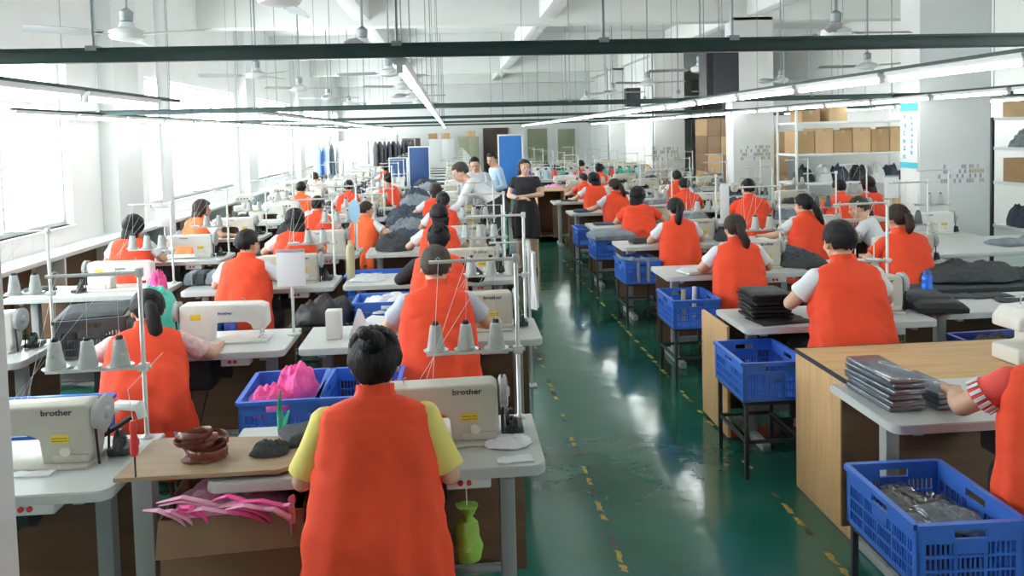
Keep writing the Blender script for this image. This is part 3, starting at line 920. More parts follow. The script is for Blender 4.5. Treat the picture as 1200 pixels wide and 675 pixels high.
add_box(bm, -1.75, 1.75, -.03, .03, 0, .05); add_box(bm, -1.75, 1.75, -.03, .03, 2.35, 2.4)
obj('window_frame', bm, M['housing'], t)
bm = bmesh.new(); add_box(bm, -1.7, 1.7, -.003, .003, .04, 2.36); obj('pane', bm, M['glass'], t)
# window wall on the left
wins = [(2.2, 10.1), (12.6, 17.6), (18.9, 23.6), (24.9, 29.2), (30.2, 33.4)]
bm = bmesh.new(); WB, WT = .98, 2.95
add_box(bm, XL-.25, XL, YB, YF, 0, WB); add_box(bm, XL-.25, XL, YB, YF, WT, ZC)
e = YB
for a, b_ in wins + [(YF, YF)]:
    if a > e: add_box(bm, XL-.25, XL, e, a, WB, WT)
    e = b_
struct('wall_left', bm, M['wall'])
for i, (a, b_) in enumerate(wins):
    t = bpy.data.objects.new('window_%d' % (i+1), None); COL.objects.link(t); t.location = (XL-.12, (a+b_)/2, WB); t['kind'] = 'structure'
    L = b_-a; n = max(2, round(L/1.3)); H_ = WT-WB
    bm = bmesh.new()
    add_box(bm, -.03, .03, -L/2, L/2, 0, .05); add_box(bm, -.03, .03, -L/2, L/2, H_-.05, H_)
    for k in range(n+1):
        y = -L/2 + .025 + k*(L-.05)/n; add_box(bm, -.025, .025, y-.025, y+.025, 0, H_)
    add_box(bm, -.02, .02, -L/2, L/2, 1.42, 1.46)
    obj('window_frame', bm, M['housing'], t)
    bm = bmesh.new(); add_box(bm, -.003, .003, -L/2+.04, L/2-.04, .04, H_-.04); obj('pane', bm, M['glass'], t)
    bm = bmesh.new(); add_box(bm, -.02, .16, -L/2, L/2, -.03, .0, .004); obj('window_sill', bm, M['ledge'], t)
bm = bmesh.new()
add_box(bm, XL, -4.2, 2.5, 31, .72, .77, .004)
y = 2.6
while y < 31:
    add_box(bm, XL, -4.22, y, y+.04, .0, .72); y += 1.6
struct('trim_1', bm, M['ledge'])
bm = bmesh.new(); add_box(bm, XL, XL+.03, 2.5, 31, .0, .70); struct('baseboard_left', bm, M['plydk'])
# overhead beams and columns
for i, y in enumerate((-2.7, 3.4, 9.5, 15.5, 21.5, 27.5, 33.2)):
    bm = bmesh.new(); add_box(bm, XL, XR, y-.2, y+.2, 4.02, ZC, .01); struct('beam_%d' % (i+1), bm, M['ceil'])
for i, x in enumerate((-1.6, 1.9, 5.95)):
    bm = bmesh.new(); add_box(bm, x-.15, x+.15, YB, YF, 4.12, ZC, .01); struct('beam_%d' % (i+8), bm, M['ceil'])
cols = []
for i, y in enumerate((9.3, 15.3, 21.3, 27.3)):
    bm = bmesh.new(); x0, x1 = (5.65, 6.55) if i == 0 else (5.50, 6.32)
    add_box(bm, x0, x1, y, y+.42, 0, 4.1, .012)
    cols.append(struct('column_%d' % (i+1), bm, M['column']))
bm = bmesh.new(); add_box(bm, -1.75, -1.068, 1.58, 1.98, 0, ZC, .01); struct('column_5', bm, M['column'])
for i, (a, b_) in enumerate(((10.1, 12.6), (17.6, 18.9), (23.6, 24.9), (29.2, 30.2))):
    bm = bmesh.new(); add_box(bm, XL, XL+.22, (a+b_)/2-.42, (a+b_)/2+.42, 0, ZC, .01); struct('column_%d' % (i+6), bm, M['column'])
bm = bmesh.new(); add_box(bm, 6.0, 6.25, 21.7, YF, 0, ZC); struct('wall_inner', bm, M['wall'])
bm = bmesh.new(); add_tube(bm, [(-4.12, 12.0, 0), (-4.12, 12.0, 4.6)], .085, 16)
add_tube(bm, [(-4.12, 12.0, 1.98), (-4.12, 12.0, 2.06)], .095, 16)
tag(obj('steel_post', bm, M['column']), 'pale grey round post rising from floor to ceiling beside the window ledge', 'post')
# far wall doors and windows
def panel_door(nm, x0, x1, z1, m, fr):
    t = bpy.data.objects.new(nm, None); COL.objects.link(t); t.location = ((x0+x1)/2, YF, 0); t['kind'] = 'structure'
    w = (x1-x0)/2
    bm = bmesh.new(); add_box(bm, -w, w, -.05, 0, 0, z1, .004); add_box(bm, -w+.12, w-.12, -.06, -.05, .2, z1*.45, .004); add_box(bm, -w+.12, w-.12, -.06, -.05, z1*.52, z1-.15, .004)
    obj('door_leaf', bm, M[m], t)
    bm = bmesh.new(); add_box(bm, -w-.08, -w, -.07, 0, 0, z1+.08); add_box(bm, w, w+.08, -.07, 0, 0, z1+.08); add_box(bm, -w, w, -.07, 0, z1, z1+.08)
    obj('door_frame', bm, M[fr], t)
    bm = bmesh.new(); add_tube(bm, [(w-.1, -.06, 1.0), (w-.1, -.11, 1.0), (w-.22, -.11, 1.0)], .012, 8); obj('door_handle', bm, M['chrome'], t)
panel_door('door_1', 1.45, 2.35, 2.12, 'doorbr', 'doorbr')
panel_door('door_2', 3.25, 4.1, 2.12, 'sage', 'column')
panel_door('door_3', 4.55, 5.3, 2.08, 'sage', 'column')

# ------------------------------------------------------------------ overhead steel, lamps, fans
def cross_rail(y, x0, x1, z, rods, label):
    t = thing('steel_channel', label, 'ceiling rail', ((x0+x1)/2, y, z), 0, None)
    w = (x1-x0)/2; bm = bmesh.new()
    add_box(bm, -w, w, -.022, .022, -.028, .028, .004)
    for s in (-1, 1): add_box(bm, -w, w, s*.024-.003, s*.024+.003, .018, .026)
    obj('channel', bm, M['rail'], t)
    for x in rods:
        bm = bmesh.new(); add_tube(bm, [(x-(x0+x1)/2, 0, .02), (x-(x0+x1)/2, 0, ZC-z)], .006, 6); add_box(bm, x-(x0+x1)/2-.02, x-(x0+x1)/2+.02, -.03, .03, .015, .035)
        obj('hanger_rod', bm, M['rodgr'], t)
for i, y in enumerate((3.2, 9.3, 15.3, 21.2, 27.2)):
    cross_rail(y, XL+.02, XR-.02, 2.287, [-3.2, -1.35, -.2, .62, 1.15, 2.55, 3.0, 4.4, 5.4, 7.2] if i == 0 else [-3.9, -2.2, -.2, 1.4, 3.0, 4.3, 5.3, 7.5],
               '%s dark green steel channel hung crosswise on rods over the sewing lines' % ORD[i])
def make_tube():
    t = thing('tube_light', 'x', 'ceiling light', group='fluorescent tubes hung in rows over the sewing lines')
    bm = bmesh.new()
    add_prism(bm, [(-.030, .058), (.030, .058), (.034, .050), (.020, .028), (-.020, .028), (-.034, .050)], -.60, .60)
    obj('lamp_housing', bm, M['housing'], t)
    bm = bmesh.new(); add_tube(bm, [(0, -.575, .010), (0, .575, .010)], .0135, 10); obj('tube', bm, M['lamp'], t)
    for s in (-1, 1):
        bm = bmesh.new(); add_box(bm, -.014, .014, s*.588-.012, s*.588+.012, -.006, .03, .003); obj('end_cap', bm, M['housing'], t)
    return proto(t)
TUBE = make_tube()
def light_line(x, y0, y1, z, where):
    t = thing('light_rail', 'slim dark lengthwise rail carrying tube lights ' + where, 'ceiling rail', (x, (y0+y1)/2, z+.064))
    L = (y1-y0)/2; bm = bmesh.new(); add_box(bm, -.016, .016, -L, L, -.008, .016, .002); obj('channel', bm, M['rail'], t)
    y = y0+.62; k = 0
    while y+.6 < y1:
        TUBE.put((x, y, z), 0, '%s lit fluorescent tube %s' % (ORD[k] if k < 17 else ORD[k-17] + ' after the seventeenth', where))
        y += 1.27; k += 1
    yy = y0+1
    while yy < y1:
        bm = bmesh.new(); add_tube(bm, [(0, yy-(y0+y1)/2, .01), (0, yy-(y0+y1)/2, ZC-z-.08)], .004, 5); obj('hanger_rod', bm, M['rodgr'], t); yy += 3.05
for a in ((-.2, 3.3, 31, 2.212, 'over the machines just left of the aisle'), (2.71, 2.3, 31, 2.212, 'over the right hand sewing block'),
          (5.35, 3.5, 31, 2.212, 'in front of the square columns on the right'), (-2.2, 2.5, 6.75, 2.212, 'over the near left machines'),
          (-2.2, 9.5, 31, 2.212, 'over the far left machines'), (-3.9, 7.5, 31, 2.212, 'beside the left window wall'), (8.4, 7.0, 20, 2.25, 'over the storage racks on the right'), (7.1, 10.2, 21, 2.30, 'behind the first square columns'), (9.7, 8.0, 26, 2.30, 'along the right wall')):
    light_line(*a)
def make_fan():
    t = thing('ceiling_fan', 'x', 'ceiling fan')
    bm = bmesh.new(); add_tube(bm, [(0, 0, .10), (0, 0, ZC-2.75)], .011, 8); add_lathe(bm, [(.012, .09), (.045, .10), (.05, .17), (.012, .2)], 16); obj('down_rod', bm, M['rodgr'], t)
    bm = bmesh.new(); add_lathe(bm, [(.004, -.045), (.05, -.045), (.115, -.03), (.13, 0), (.125, .03), (.06, .055), (.05, .09), (.02, .10)], 28); obj('motor_housing', bm, M['fan'], t)
    for k in range(3):
        mt = RZ(2*PI*k/3)
        bm = bmesh.new()
        add_box(bm, -.015, .015, .10, .24, -.006, .0, .001, mt)
        rs = []
        for y, w in ((.17, .04), (.25, .058), (.45, .066), (.64, .060), (.68, .045)):
            rs.append([mt @ Vector((sx*w, y, sx*.014*-1 + dz)) for sx, dz in ((-1, .004), (0, .010), (1, .004), (1, 0), (0, .005), (-1, 0))])
        loft(bm, rs); obj('blade', bm, M['fangr'], t)
    return proto(t)
FAN = make_fan()
fans = [(-2.37, 6.2, .2), (-.77, 7.4, 1.0), (3.37, 6.8, .55), (-.95, 4.7, .0), (5.8, 6.9, .5)]
for x in (-2.4, -.75, 3.4, 5.75):
    for k, y in enumerate((10.3, 13.2, 16.2, 19.5, 23)): fans.append((x, y+.4*(x > 0), .7*k+x))
where = {-2.4: 'left', -.75: 'centre left', 3.4: 'centre right', 5.75: 'right'}
names = ['over the second left machine row', 'left of the aisle, hung before the second rail', 'over the right hand block before the second rail', 'nearest the camera at the top edge', 'before the nearest square column']
for i, (x, y, r) in enumerate(fans):
    lb = 'white three blade ceiling fan ' + (names[i] if i < 5 else '%s in the %s line beyond the second rail' % (ORD[(i-5) % 5], where[x]))
    FAN.put((x, y, 2.75), r, lb, 'ceiling fans on long rods')

def speaker(x, y, z, w, h, label):
    t = thing('loudspeaker', label, 'loudspeaker', (x, y, z))
    bm = bmesh.new(); add_prism(bm, [(-w/2, 0), (w/2, 0), (w/2, h), (-w/2, h)], -.12, .16, .012); obj('cabinet', bm, M['speaker'], t)
    bm = bmesh.new(); add_box(bm, -w*.30, w/2-.015, -.135, -.119, .02, h-.02, .006); obj('grille', bm, M['grille'], t)
    bm = bmesh.new(); add_tube(bm, [(0, 0, h-.01), (0, 0, ZC-z)], .008, 6); obj('hanger_rod', bm, M['rodgr'], t)
speaker(3.08, 9.0, 2.30, .38, .50, 'large black loudspeaker hung high over the right block')
speaker(4.6, 20, 2.55, .36, .46, 'small looking far black loudspeaker hung left of the larger one')

# column posters
def poster_side():
    t = thing('wall_poster', 'tall white and cyan poster with vertical writing on the column side', 'poster', (5.645, 9.51, 1.40), 0)
    bm = bmesh.new(); add_box(bm, -.006, 0, -.19, .19, 0, .80); obj('sheet', bm, M['column'], t)
    bm = bmesh.new(); add_box(bm, -.0085, -.006, -.19, .19, .70, .80); obj('header_band', bm, M['cyan'], t)
    bm = bmesh.new(); add_box(bm, -.0085, -.006, -.19, .19, .0, .07); obj('footer_band', bm, M['cyan'], t)
    bm = bmesh.new(); rr = random.Random(3)
    for c_, (yy, s) in enumerate(((.09, .06), (-.06, .045))):
        z = .62
        while z > .14:
            for _ in range(5):
                a, b2 = rr.uniform(-s/2, s/2), rr.uniform(-s/2, s/2)
                if rr.random() < .5: add_box(bm, -.0085, -.006, yy+a*.3-s*.4, yy+a*.3+s*.4, z+b2-.004, z+b2+.004)
                else: add_box(bm, -.0085, -.006, yy+a-.004, yy+a+.004, z-s*.4, z+s*.4)
            z -= s*1.6
    obj('writing', bm, M['cyan'], t)
poster_side()
def photo_board(x0, x1, y, z0, z1, label, seed):
    t = thing('notice_board', label, 'notice', ((x0+x1)/2, y, z0)); w = (x1-x0)/2
    bm = bmesh.new(); add_box(bm, -w, w, -.008, 0, 0, z1-z0); obj('sheet', bm, M['column'], t)
    rr = random.Random(seed)
    bm = bmesh.new()
    for gx in range(18):
        for gz in range(4):
            if rr.random() < .25: continue
            x = -w+.02 + gx*(2*w-.04)/18; z = .015 + gz*(z1-z0-.03)/4
            add_box(bm, x, x+(2*w-.04)/18-.006, -.0105, -.0075, z, z+(z1-z0-.03)/4-.008, mi=2 if gx > 12 and rr.random() < .6 else rr.randrange(2))
    obj('small_print', bm, [M['rodgr2'], M['paper'], M['khakilt']], t)
photo_board(5.86, 6.49, 9.298, 1.20, 1.46, 'white photo collage board on the front of the nearest square column', 1)
photo_board(5.62, 6.26, 15.298, 1.30, 1.62, 'printed sheet of small notes on the second square column', 2)
photo_board(5.40, 6.2, 21.298, 1.10, 1.50, 'faded notice sheet on the third square column', 4)

# floor tape
def tape(x, y0, y1, seed, label):
    bm = bmesh.new(); rr = random.Random(seed); y = y0; k = 0
    while y < y1:
        L = rr.uniform(.05, .12); gap = rr.choice([.02, .02, .04, .06, .16, .30])
        n = 5; w = .016
        vs = []
        for q in range(n+1): vs.append((bm.verts.new((x-w+rr.uniform(-.004, .010), y+L*q/n+.018, .0015)), bm.verts.new((x+w+rr.uniform(-.010, .004), y+L*q/n, .0015))))
        for q in range(n):
            f = bm.faces.new((vs[q][0], vs[q][1], vs[q+1][1], vs[q+1][0])); f.material_index = 0 if k % 3 < 2 else 1
        y += L+gap; k += 1
    a = mat('worn_yellow_tape', (.36, .27, .05), .6, var=.5, vscale=30); b2 = mat('worn_black_tape', (.05, .05, .04), .6)
    return tag(obj('floor_tape', bm, [a, b2]), label, 'floor tape')
tape(.715, 3.4, 12, 1, 'worn yellow and black tape line along the left side of the aisle')
tape(1.66, 3.2, 12, 2, 'worn yellow and black tape line along the right side of the aisle')

# ------------------------------------------------------------------ tables, machines, stands
LY = [2.8, 4.55, 6.45, 8.15, 9.9, 11.65, 13.4, 15.15, 16.9, 18.7, 20.5, 22.3, 24.1, 26.0, 28.0, 30.0]
RY_ = [2.98, 4.57, 6.3, 8.0, 9.75, 11.5, 13.4, 15.4, 17.4, 19.6, 21.9, 24.4, 27.0]
def station(colname, n, cx, y, w=1.2, mach='cream', cones=3, turned=False, stand=True, mx=None, conem='cone', order='row from the camera'):
    tp = TABLEW if w > 1.3 else TABLE
    where = '%s row, %s' % (ORD[n], colname)
    tp.put((cx, y, 0), 0, 'pale grey topped sewing table, ' + where, 'sewing tables', skip=() if n < 6 else ('treadle',))
    if mach:
        P_ = MACH if mach == 'cream' else MACHW
        x = mx if mx is not None else cx + w/2 - .40
        P_.put((x, y+.29, TH+.004), PI if turned else rnd.uniform(-.03, .03), '%s industrial sewing machine, %s' % ('cream' if mach == 'cream' else 'white', where), 'sewing machines', scale=(1, 1, .86),
               skip=() if n < 7 else ('bobbin_winder',))
    if stand:
        sx, sy = cx+w/2-.055, y+TD-.045
        a = rnd.uniform(-.14, .14) if n else 0
        s = STAND.put((sx, sy, TH), a, 'slim thread stand on the sewing table, ' + where, 'thread stands on the tables', skip=() if n < 5 else ('thread',))
        for k in range(cones):
            r = .09+.125*k
            c = CONE.put((sx-r*math.cos(a), sy-r*math.sin(a), TH+.299), 0, '%s thread cone %s, %s' % ({'cone': 'grey', 'conedk': 'dark grey', 'conewh': 'white'}[conem], ('nearest the pole', 'in the middle', 'farthest from the pole')[k], where), 'thread cones on stands')
            if conem != 'cone':
                for q in bpy.data.objects:
                    if q.parent == c and q.name.startswith('thread_winding'): setmat(q, M[conem])
CA, CB, CC, CD_, CE, CF = 'left of the aisle', 'mid left block', 'by the windows', 'right of the aisle', 'mid right block', 'by the columns'
station(CA, 0, -.29, 2.8)
station(CB, 0, -1.80, 2.79)
for n in range(1, 16):
    y = LY[n]
    station(CA, n, -.20, y, 1.4, 'cream' if n < 6 or n % 2 else 'white', 3 if n < 6 else (2 if n < 9 else 0))
    station(CB, n, -1.57, y, 1.2, 'white' if n in (1, 3, 4) or n > 6 else 'cream', 3 if n in (3, 4) else (2 if n in (2, 6, 7) else 0), turned=(n in (1, 4, 8)), stand=n != 1)
    station(CC, n, -2.91 if n != 1 else -2.99, y-.02, 1.2, 'white', 3 if n in (1, 2) else (2 if n < 7 else 0), turned=(n in (2, 5, 9)))
for n in range(0, 13):
    y = RY_[n]
    station(CD_, n, 2.31, y, 1.2, None if n == 0 else ('cream' if n < 6 or n % 2 else 'white'), 0 if n < 2 or n > 8 else 2, stand=n > 0, mx=2.57 if n == 1 else None)
    if n >= 1: station(CE, n, 3.66 if n > 1 else 3.64, y if n > 1 else 4.72, 1.2, ('white' if n in (3, 5) else 'cream') if n != 1 else None, 2 if 2 <= n < 7 else 0, conem='conedk', stand=n > 1)
    if n >= 3: station(CF, n, 4.92, y-.05, 1.2 if n != 3 else 1.2, 'cream' if n > 3 else 'white', 2 if n < 6 else 0)

# ------------------------------------------------------------------ workers
PA = 'orange vest'
def seat_y(yf): return yf-.21
person(-.28, 2.60, 'woman with black bun and yellow sleeves in a long orange vest at the nearest machine', 'near', 0.02, ('bun',), 'hair', 'yshirt', scale=1.02, long=.14, seed=4)
person(-.10, 4.36, 'broad man with cropped brown hair and grey blue sleeves in orange vest, beside the aisle', 'work', .03, ('short',), 'hairgr', 'gshirt', scale=1.06, seed=1, long=.10)
person(-.12, 6.05, 'worker with black hair, black sleeves and orange vest, third beside the aisle on the left', 'longs', -.03, ('bun',), 'hair', 'bshirt', seed=2)
person(-.13, 7.95, 'woman with long black hair to one side in orange vest, fourth beside the aisle', 'left', .1, ('long', .22), 'hair', 'wshirt', seed=3, sway=-.03)
person(-.11, 9.70, 'woman with low black ponytail in orange vest, fifth beside the aisle', 'work', .05, ('tail', .2), 'hair', 'wshirt', seed=6)
person(-.22, 11.45, 'woman with very long loose black hair in orange vest, sixth left of aisle', 'left', .15, ('long', .32), 'hairbr', 'wshirt', seed=7)
person(-1.62, 4.22, 'woman with long black ponytail, pale pink patterned sleeves and orange vest, left foreground', 'slump', .22, ('tail', .36), 'hair', 'pshirt', scale=1.04, zs=.95, long=.10, seed=9, tagmark=True, sway=.03)
person(-1.62, 6.20, 'young man with short black hair and white sleeves in orange vest turned to his right', 'right', -.12, ('short',), 'hair', 'wshirt', seed=10)
person(-1.55, 7.92, 'woman with black bobbed hair and white sleeves in orange vest, middle of left block', 'left', .12, ('bob',), 'hair', 'wshirt', seed=11)
person(-1.62, 9.66, 'worker with round black hair seated upright in bright orange vest behind the bobbed woman', 'work', 0, ('short',), 'hair', 'wshirt', seed=12)
person(-1.12, 9.75, 'worker in orange vest leaning sideways with dark hair beside a pale blue oval board', 'right', -.5, ('short',), 'hairbr', 'wshirt', vest='vestlt', scale=.93, seed=13)
person(-3.08, 7.80, 'woman with black bob and white sleeves in orange vest seated by the windows', 'work', -.05, ('bob',), 'hair', 'wshirt', seed=14)
person(-3.05, 9.62, 'woman with long dark hair turned right in light orange vest by the windows', 'right', -.55, ('long', .22), 'hairbr', 'wshirt', vest='vestlt', seed=15)
person(-2.45, 13.1, 'worker in orange vest with black hair far back near the left windows', 'work', .0, ('short',), 'hair', 'wshirt', vest='vestlt', seed=16)
person(-1.68, 13.1, 'worker in bright orange vest with flat black hair, far middle of left block', 'work', 0, ('short',), 'hair', 'wshirt', seed=17)
person(-1.15, 14.9, 'distant worker in red orange vest facing the dark cloth piles', 'left', .3, ('bun',), 'hair', 'pshirt', seed=18)
person(-2.75, 16.6, 'distant worker in cream shirt bent over near the left windows', 'work', .4, ('short',), 'hairbr', 'pshirt', vest=None, seed=19)
person(-1.6, 20.2, 'distant worker in orange vest in front of the navy partition', 'left', .5, ('tail', .2), 'hair', 'wshirt', seed=20)
# right block
person(2.09, 2.54, 'person with red striped sleeve in orange vest cut off by the right edge', 'left', -.48, ('tail', .3), 'hair', 'rshirt', scale=1.05, long=.02, seed=21, tagmark=True)
person(2.27, 4.36, 'tall man with thick black hair and white short sleeves in orange vest, right block', 'work', .02, ('short',), 'hair', 'wshirt', scale=1.11, long=.16, seed=22)
person(2.25, 6.12, 'woman with brown ponytail and full white sleeves in orange vest, right block', 'work', -.08, ('tail', .22), 'hairbr', 'wshirt', seed=23, sway=.05)
person(2.27, 7.83, 'woman with black ponytail in orange vest, fourth worker right of the aisle', 'work', .04, ('tail', .24), 'hair', 'wshirt', seed=24, sway=-.02)
person(2.26, 9.58, 'woman with black hair leaning right in orange vest, fifth right of the aisle', 'right', -.18, ('bob',), 'hair', 'vest', seed=25)
person(2.38, 11.33, 'woman with ponytail and white sleeve reaching left in orange vest, sixth right of aisle', 'left', .22, ('tail', .22), 'hairbr', 'wshirt', seed=26, sway=.05)
person(2.40, 13.2, 'woman with dark hair and orange vest, seventh right of the aisle', 'left', .15, ('bob',), 'hair', 'wshirt', seed=27)
person(3.1, 16.6, 'distant worker in orange vest with black bun beyond the right aisle corner', 'right', -.2, ('bun',), 'hair', 'wshirt', seed=28)
person(3.2, 19.3, 'farthest worker in dark red top with black hair on the right', 'work', .2, ('short',), 'hair', 'rshirt', vest=None, seed=29)
person(2.55, 15.05, 'small distant figure in red vest by the wooden cabinet on the aisle end', 'left', .3, ('short',), 'hairbr', 'rshirt', scale=.92, seed=30)
person(3.64, 6.10, 'worker with dark hair tied low in orange vest in front of the nearest square column', 'work', .12, ('tail', .14), 'hairbr', 'vest', scale=1.03, seed=31)
person(3.60, 7.80, 'woman with very long black ponytail and white sleeves in orange vest, right block', 'left', .06, ('tail', .34), 'hair', 'wshirt', seed=32, sway=.07)
person(3.64, 9.45, 'broad worker with short black hair in plain orange vest near second square column', 'work', .0, ('short',), 'hair', 'vest', scale=1.05, seed=33)
person(3.35, 11.2, 'worker half hidden by hanging white cloth in orange vest, right block', 'work', 0, ('short',), 'hair', 'vest', seed=34)
person(3.80, 13.15, 'worker with black hair in orange vest in front of the brown storage bay', 'work', 0, ('short',), 'hair', 'wshirt', seed=35)
person(5.02, 9.9, 'worker in orange vest with black hair in front of the white storage rack', 'work', 0, ('short',), 'hair', 'vest', seed=36)
person(5.62, 10.25, 'worker in orange vest partly hidden by the left edge of the nearest column', 'left', .35, ('bob',), 'hairbr', 'vest', seed=37)
person(4.42, 7.85, 'grey haired worker in white and yellow shirt bent to the left, right block', 'slump', .9, ('short',), 'hairgr', 'wshirt', vest=None, seed=38)
def stripes(t, pose):
    D = DATA[pose]; s_ = [q for q in bpy.data.objects if q.parent == t and q.name.startswith('shirt')][0]
    for s in (-1, 1):
        el = Vector(D['P']['R' if s > 0 else 'L'][0]); a = D['sh'][s]; tt = D['P']['sleeve']
        d = (el-a).normalized(); u_, w_ = frame(d); e = a.lerp(el, tt)
        bm = bmesh.new()
        for k in range(16):
            g = 2*PI*k/16; dr = u_*math.cos(g)+w_*math.sin(g); tn = d.cross(dr)
            p0, p1 = e - d*.050 + dr*.0585, e - d*.010 + dr*.0625
            vs = [bm.verts.new(q) for q in (p0-tn*.006, p0+tn*.006, p1+tn*.006, p1-tn*.006)]
            vs2 = [bm.verts.new(q.co + dr*.004) for q in vs]
            bm.faces.new(vs); bm.faces.new(vs2[::-1])
            for i in range(4): bm.faces.new((vs[i], vs2[i], vs2[(i+1) % 4], vs[(i+1) % 4]))
        obj('sleeve_stripes', bm, M['wshirt'], s_)
stripes([q for q in COL.objects if q.name.startswith('person') and 'red striped' in q.get('label', '')][0], 'left')
# standing people
def dress():
    D = DATA['stand']
    rings = [(-.42, .185, .135, 0), (-.30, .180, .135, 0), (-.18, .185, .130, 0), (-.06, .182, .125, -.005), (.04, .165, .115, 0), (.14, .140, .10, .0), (.22, .142, .10, 0), (.32, .165, .118, 0), (.40, .176, .108, -.006), (.44, .172, .09, -.010), (.462, .14, .078, -.010), (.47, .11, .072, -.010)]
    rings += [(.472, .10, .07, -.01)]*3
    return vest_mesh(D, 5, M['bshirt'], 0, rings=rings)
wm = person(1.02, 11.1, 'standing woman in short black dress with arms folded, looking left across the aisle', 'stand', PI*.93, ('long', .20), 'hairbr', 'bshirt', vest=None, skin='skinlt', scale=.96, seed=40)
for q in [c for c in bpy.data.objects if c.parent == wm and c.name.startswith('trousers')]: bpy.data.objects.remove(q)
d = obj('dress', dress(), None, wm)
person(.58, 10.0, 'older man in white shirt and black trousers bending over a machine at the aisle', 'bend', PI*.46, ('short',), 'hairgr', 'wshirt', vest=None, scale=1.08, seed=41)
person(.80, 12.9, 'man in light blue shirt standing behind the bending man', 'look', PI*.6, ('short',), 'hair', 'lshirt', vest=None, scale=1.0, seed=42)
person(.42, 12.3, 'man in pale shirt with black hair standing left of the light blue shirt', 'look', PI*.85, ('short',), 'hair', 'gshirt', vest=None, scale=.97, seed=43)
# stools
def make_stool():
    t = thing('stool', 'x', 'stool')
    bm = bmesh.new(); add_box(bm, -.15, .15, -.13, .13, .405, .435, .010); obj('seat', bm, M['stool'], t)
    for sx in (-1, 1):
        for sy in (-1, 1):
            bm = bmesh.new(); add_tube(bm, [(sx*.12, sy*.10, .41), (sx*.15, sy*.13, 0)], [.016, .014], 8); obj('leg', bm, M['stool'], t)
    bm = bmesh.new()
    for sy in (-1, 1): add_tube(bm, [(-.135, sy*.117, .18), (.135, sy*.117, .18)], .010, 6)
    obj('stretcher', bm, M['stool'], t)
    return proto(t)
STOOL = make_stool()
for p in [o for o in COL.objects if o.name.split('.')[0] == 'person']:
    if 'standing' in p['label'] or 'bending over' in p['label']: continue
    a = p.rotation_euler.z
    STOOL.put((p.location.x, p.location.y-.03, 0), a, 'dark wooden stool under the ' + ' '.join(p['label'].split()[:10]), 'stools under the workers')

# ------------------------------------------------------------------ crates along the aisle (right block)
yr = [2.65, 4.47, 6.12, 7.95, 9.5]
names = ['nearest', 'second', 'third', 'fourth', 'fifth']
crate_lab = ['blue lattice plastic crate full of clear wrapped packs at the bottom right', 'empty blue lattice crate beside the stack of black folders, right of aisle', 'blue lattice crate third along the right of the aisle with paper tubes in it',
             'blue lattice crate fourth along the right of aisle with grey straps over its front', 'blue lattice crate fifth along the right of the aisle, grey cloth on top']
for i, y in enumerate(yr):
    x = [1.645, 1.745, 1.82, 1.85, 1.84][i]
    CSTAND.put((x, y, 0), 0, 'black steel stand under the %s crate right of the aisle' % names[i], 'black crate stands', scale=(1.0, 1.0, 1.0))
    crate(x, y, .44, crate_lab[i], rnd.uniform(-.03, .03) if i else -.02)
crate(1.80, 10.55, .46, 'blue crate farthest along the right of the aisle near the wooden cabinet'); CSTAND.put((1.80, 10.55, 0), 0, 'black steel stand under the farthest crate right of the aisle', 'black crate stands')

# wrapped packs in the nearest crate
for k, (x, y, z, a, m_) in enumerate(((1.60, 2.58, .555, .3, 'baggrey'), (1.69, 2.68, .56, -.4, 'darkcloth'), (1.61, 2.75, .57, .1, 'darkcloth'), (1.68, 2.57, .585, .5, 'greycloth'))):
    t = thing('wrapped_pack', ['grey cloth pack in clear film at the front of the bottom right crate', 'dark cloth pack in shiny film in the middle of the bottom right crate', 'dark cloth pack in shiny film at the back of the bottom right crate', 'blue grey cloth pack in film lying on top in the bottom right crate'][k], 'wrapped cloth', (x, y, z), a, 'film wrapped packs in the crate')
    o = obj('cloth', heap_mesh('cloth', .085, .115, .055, k+2.2, M[m_], .6, 32), None, t)
    o = obj('film_wrap', heap_mesh('film', .095, .128, .066, k+5.1, M['film'], .9, 32), None, t)
heap(1.645, 2.66, .452, .15, .21, .11, 'loose dark cut pieces on the bottom of the bottom right crate', 'darkcloth', seed=3, crump=.4)
# grey cloth over the fifth crate, straps on the fourth
slab('folded_cloth', 1.88, 9.42, .665, .50, .42, .10, 'greycloth', 'pale grey folded cloth laid over the fifth crate right of the aisle', 'fabric', .1)
bm = bmesh.new()
for x in (-.05, .05): add_tube(bm, [(x, .05, .225), (x, -.236, .232), (x, -.256, .20), (x, -.258, .02)], .016, 8, sx=1, sy=.35)
add_tube(bm, [(-.17, .20, .235), (-.19, -.10, .240), (-.10, -.22, .238), (.15, -.23, .236)], .018, 8, sx=.5)
tag(obj('strap', bm, M['greycloth'], None, (1.85, 7.95, .44)), 'grey webbing straps draped over the fourth crate right of the aisle', 'strap')
for k in range(2):
    bm = bmesh.new(); add_tube(bm, [(0, 0, 0), (.01, .01, .24)], .018, 12)
    tag(obj('paper_tube', bm, M['housing' if k else 'khaki'], None, (1.78+.12*k, 6.12+.1*k, .45)), ['brown paper tube standing in the third aisle crate', 'white paper tube standing in the third aisle crate'][k], 'tube')

# plywood bins behind the right hand tables
bin_box(1.82, 3.02, 3.53, 4.14, .755, 'plywood bin with a black edge band behind the nearest right hand table')
bin_box(1.5, 2.0, 14.1, 14.7, .92, 'wooden cabinet standing at the far end of the aisle behind the standing woman')
# plywood apron seen under the man's table
bm = bmesh.new(); add_box(bm, 1.672, 1.69, 4.80, 5.30, .02, .72, .001); tag(obj('plywood_sheet', bm, M['ply']), 'upright plywood sheet closing the left end of the second table right of the aisle', 'board')

